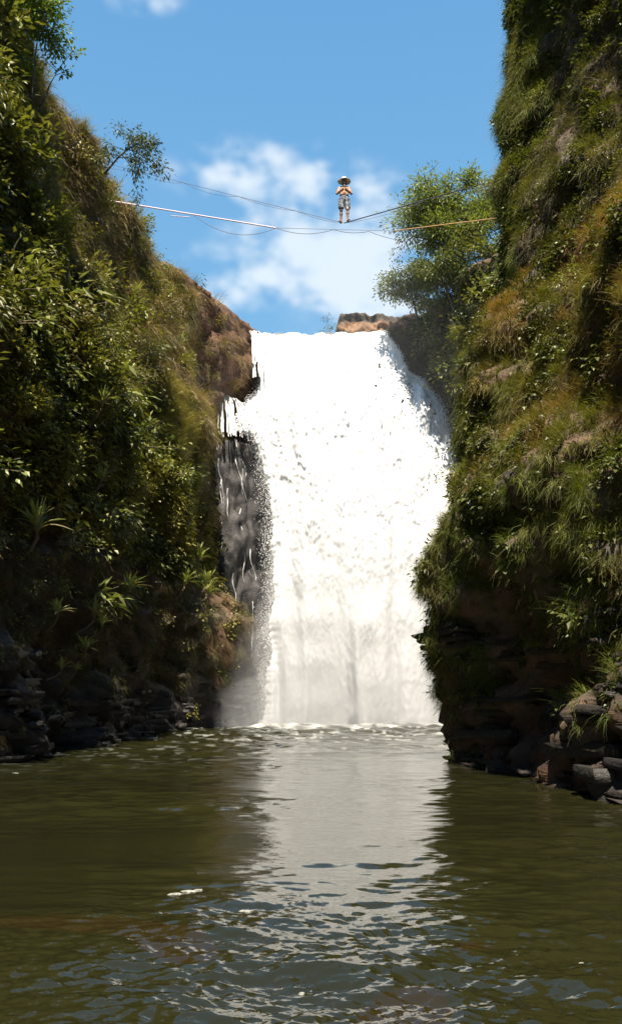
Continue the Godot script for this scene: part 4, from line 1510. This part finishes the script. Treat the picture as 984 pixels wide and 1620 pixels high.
func make_person() -> void:
	var o := thing("person", Vector3(1.27, 19.145, -31.0), "bare chested man in wide hat and patterned shorts standing on the highline, hands together", "person")
	var V := func(x, y, z): return Vector3(x, y, z)
	var body := Build.new()
	var bones := []
	# legs: the feet stand across the line, one a little ahead
	for s in [-1.0, 1.0]:
		var hip := Vector3(0.095 * s, 0.93, 0.0)
		var knee := Vector3(0.12 * s, 0.5, 0.065 + 0.03 * s)
		var ankle := Vector3(0.125 * s, 0.085, -0.02 + 0.05 * s)
		bones.append([hip, hip.lerp(knee, 0.45), 0.092, 0.082])
		bones.append([hip.lerp(knee, 0.45), knee, 0.08, 0.056])
		bones.append([knee, knee.lerp(ankle, 0.35) + Vector3(0, 0, -0.02), 0.054, 0.056])
		bones.append([knee.lerp(ankle, 0.35) + Vector3(0, 0, -0.02), ankle, 0.055, 0.034])
		bones.append([ankle, ankle + Vector3(0.01 * s, -0.05, -0.03), 0.035, 0.034])
		bones.append([ankle + Vector3(0, -0.04, 0), ankle + Vector3(0.03 * s, -0.058, 0.13), 0.034, 0.026])
		for t in 5:
			bones.append([ankle + Vector3(s * (0.005 + 0.014 * (t - 1)) + 0.02 * s, -0.062, 0.12), ankle + Vector3(s * (0.008 + 0.017 * (t - 1)) + 0.028 * s, -0.066, 0.185 - 0.012 * t), 0.014, 0.011])
		# arms: elbows out and low, forearms rising to the joined hands
		var sh := Vector3(0.185 * s, 1.43, -0.01)
		var el := Vector3(0.275 * s, 1.17, 0.06)
		var wr := Vector3(0.045 * s, 1.285, 0.235)
		bones.append([Vector3(0.06 * s, 1.47, -0.02), sh, 0.06, 0.064])
		bones.append([sh, sh.lerp(el, 0.5), 0.062, 0.052])
		bones.append([sh.lerp(el, 0.5), el, 0.052, 0.041])
		bones.append([el, el.lerp(wr, 0.4), 0.043, 0.044])
		bones.append([el.lerp(wr, 0.4), wr, 0.043, 0.027])
		# chest and back muscle
		bones.append([Vector3(0.075 * s, 1.36, 0.055), Vector3(0.1 * s, 1.34, 0.045), 0.075, 0.07])
		bones.append([Vector3(0.1 * s, 1.3, -0.02), Vector3(0.085 * s, 1.1, 0.0), 0.088, 0.072])
		bones.append([Vector3(0.085 * s, 1.1, 0.0), Vector3(0.09 * s, 0.96, 0.0), 0.072, 0.09])
	bones.append([Vector3(0, 1.42, -0.01), Vector3(0, 1.15, 0.01), 0.1, 0.09])
	bones.append([Vector3(0, 1.15, 0.015), Vector3(0, 0.95, 0.0), 0.09, 0.1])
	bones.append([Vector3(0, 1.46, -0.015), Vector3(0, 1.585, 0.01), 0.06, 0.05])
	nets(body, bones, 0.014, 0.035, func(_p): return Color(0.3, 0.165, 0.1))
	# head: skull, jaw, brow, nose, ears, lips
	var skin := func(p: Vector3) -> Color:
		if absf(absf(p.x) - 0.033) < 0.014 and absf(p.y - 1.69) < 0.009 and p.z > 0.09:
			return Color(0.03, 0.02, 0.015)
		if absf(p.x) < 0.026 and absf(p.y - 1.612) < 0.007 and p.z > 0.1:
			return Color(0.25, 0.1, 0.07)
		if p.y < 1.625 and p.z > 0.03 and p.y > 1.55:
			return Color(0.09, 0.055, 0.04)
		return Color(0.35, 0.195, 0.12)
	var head := [[V.call(0, 1.72, -0.005), V.call(0, 1.7, 0.03), 0.093, 0.086], [V.call(0, 1.64, 0.045), V.call(0, 1.595, 0.065), 0.062, 0.042], [V.call(-0.035, 1.712, 0.09), V.call(0.035, 1.712, 0.09), 0.016, 0.016], [V.call(0, 1.695, 0.108), V.call(0, 1.655, 0.128), 0.011, 0.016], [V.call(0, 1.6, 0.1), V.call(0, 1.585, 0.092), 0.018, 0.02], [V.call(-0.02, 1.617, 0.104), V.call(0.02, 1.617, 0.104), 0.009, 0.009], [V.call(0, 1.6, 0.01), V.call(0, 1.54, 0.005), 0.055, 0.052]]
	for s in [-1.0, 1.0]:
		head.append([V.call(0.092 * s, 1.705, 0.005), V.call(0.094 * s, 1.66, 0.012), 0.017, 0.012])
		head.append([V.call(0.05 * s, 1.66, 0.075), V.call(0.05 * s, 1.65, 0.07), 0.022, 0.02])
		head.append([V.call(0.033 * s, 1.69, 0.1), V.call(0.034 * s, 1.69, 0.1), 0.011, 0.011])
	nets(body, head, 0.0055, 0.014, skin)
	# hands: palms together at the breastbone, thumbs towards the chest
	for s in [-1.0, 1.0]:
		var hand := []
		var wr := Vector3(0.045 * s, 1.285, 0.235)
		var palm := Vector3(0.02 * s, 1.355, 0.255)
		hand.append([wr.lerp(Vector3(0.275 * s, 1.17, 0.06), 0.12), wr, 0.028, 0.026])
		for t in 4:
			var z := 0.028 - 0.019 * t
			hand.append([wr + Vector3(0, 0.01, z * 0.5), palm + Vector3(0, 0, z), 0.016, 0.0125])
			var l: float = [0.068, 0.08, 0.075, 0.058][t]
			var k1 := palm + Vector3(-0.003 * s, l * 0.5, z + 0.004)
			hand.append([palm + Vector3(0, 0, z), k1, 0.0095, 0.0085])
			hand.append([k1, k1 + Vector3(-0.002 * s, l * 0.32, 0.0), 0.0085, 0.0078])
			hand.append([k1 + Vector3(-0.002 * s, l * 0.32, 0), k1 + Vector3(0, l * 0.55, -0.003), 0.0078, 0.0065])
		var th := wr + Vector3(-0.006 * s, 0.03, -0.03)
		hand.append([wr + Vector3(0, 0.008, -0.012), th, 0.016, 0.0115])
		hand.append([th, th + Vector3(-0.008 * s, 0.032, -0.014), 0.0115, 0.0095])
		hand.append([th + Vector3(-0.008 * s, 0.032, -0.014), th + Vector3(-0.01 * s, 0.06, -0.012), 0.0095, 0.0075])
		nets(body, hand, 0.0045, 0.005, func(_p): return Color(0.3, 0.165, 0.1))
	put("body", body.mesh(M.skin), o)
	# swim shorts: a loose skin round the hips and the upper thighs, printed with pale leaves on navy
	var sh := Build.new()
	var pts := [[Vector3(-0.03, 1.0, 0.0), Vector3(0.03, 1.0, 0.0), 0.135, 0.135], [Vector3(-0.07, 0.93, 0.0), Vector3(0.07, 0.93, 0.0), 0.135, 0.135]]
	for s in [-1.0, 1.0]:
		pts.append([Vector3(0.1 * s, 0.92, 0.0), Vector3(0.125 * s, 0.6, 0.035), 0.122, 0.108])
	nets(sh, pts, 0.016, 0.02, func(p: Vector3) -> Color:
		var f := nz(p.x * 9.0, p.y * 9.0, p.z * 9.0) + 0.5 * nz(p.x * 22.0, p.y * 22.0, p.z * 22.0)
		return Color(0.22, 0.22, 0.23) if f > 0.3 else Color(0.045, 0.06, 0.085) if f > -0.4 else Color(0.03, 0.05, 0.06))
	put("shorts", sh.mesh(M.cloth), o)
	var hair := Build.new()
	nets(hair, [[Vector3(0, 1.73, -0.02), Vector3(0, 1.69, -0.035), 0.097, 0.094], [Vector3(0, 1.66, -0.05), Vector3(0, 1.6, -0.055), 0.075, 0.055]], 0.01, 0.02, func(_p): return Color(0.02, 0.015, 0.012))
	put("hair", hair.mesh(M.cloth), o)
	# straw hat: crown and a wide brim that dips at the rim
	var rings := [[[0.0, 1.9], [0.05, 1.9], [0.088, 1.885], [0.1, 1.85], [0.106, 1.76]], [[0.1, 1.768], [0.15, 1.765], [0.21, 1.75], [0.255, 1.725], [0.256, 1.717], [0.21, 1.742], [0.15, 1.757], [0.1, 1.762]]]
	var hat: MeshInstance3D = null
	for m in 2:
		var prof: Array = rings[m]
		var hb := Build.new()
		for q in prof.size():
			for k in 24:
				var a := TAU * k / 24.0
				hb.v.append(Vector3(cos(a) * prof[q][0], prof[q][1] + 0.012 * sin(a * 2.0) * smooth(0.12, 0.26, prof[q][0]), sin(a) * prof[q][0] * 1.05))
				hb.c.append(Color(0.5, 0.46, 0.4))
		for q in prof.size() - 1:
			for k in 24:
				var k2 := (k + 1) % 24
				var e := q * 24
				hb.i.append_array(PackedInt32Array([e + k, e + k2, e + 24 + k, e + k2, e + 24 + k2, e + 24 + k]))
		if m == 0:
			hat = put("hat", hb.mesh(M.cloth), o)
		else:
			put("brim", hb.mesh(M.cloth), hat)


# ---------------------------------------------------------------- mist of the plunge
func make_mist() -> void:
	var banks := [[Vector3(2.0, 1.5, -43.2), Vector3(17, 9, 5), 0.07], [Vector3(2.6, 4.0, -43.4), Vector3(11, 13, 4.5), 0.075], [Vector3(3.2, 6.0, -43.6), Vector3(11, 19, 4.5), 0.05], [Vector3(2.0, 0.2, -42.4), Vector3(15, 5.5, 7), 0.06], [Vector3(2.0, 0.2, -42.9), Vector3(13, 3.6, 5.5), 0.05], [Vector3(4.0, 11.0, -43.0), Vector3(15, 30, 9), 0.006]]
	for m in banks:
		var f := FogVolume.new()
		f.name = numbered("mist")
		f.shape = RenderingServer.FOG_VOLUME_SHAPE_ELLIPSOID
		f.size = m[1]
		var fm := FogMaterial.new()
		fm.resource_name = "mist"
		fm.albedo = Color(0.97, 0.98, 1.0)
		fm.density = m[2]
		f.material = fm
		add_child(f, true)
		f.position = m[0]
		tag(f, "pale mist drifting at the foot of the falls", "mist", "banks of mist", "stuff")
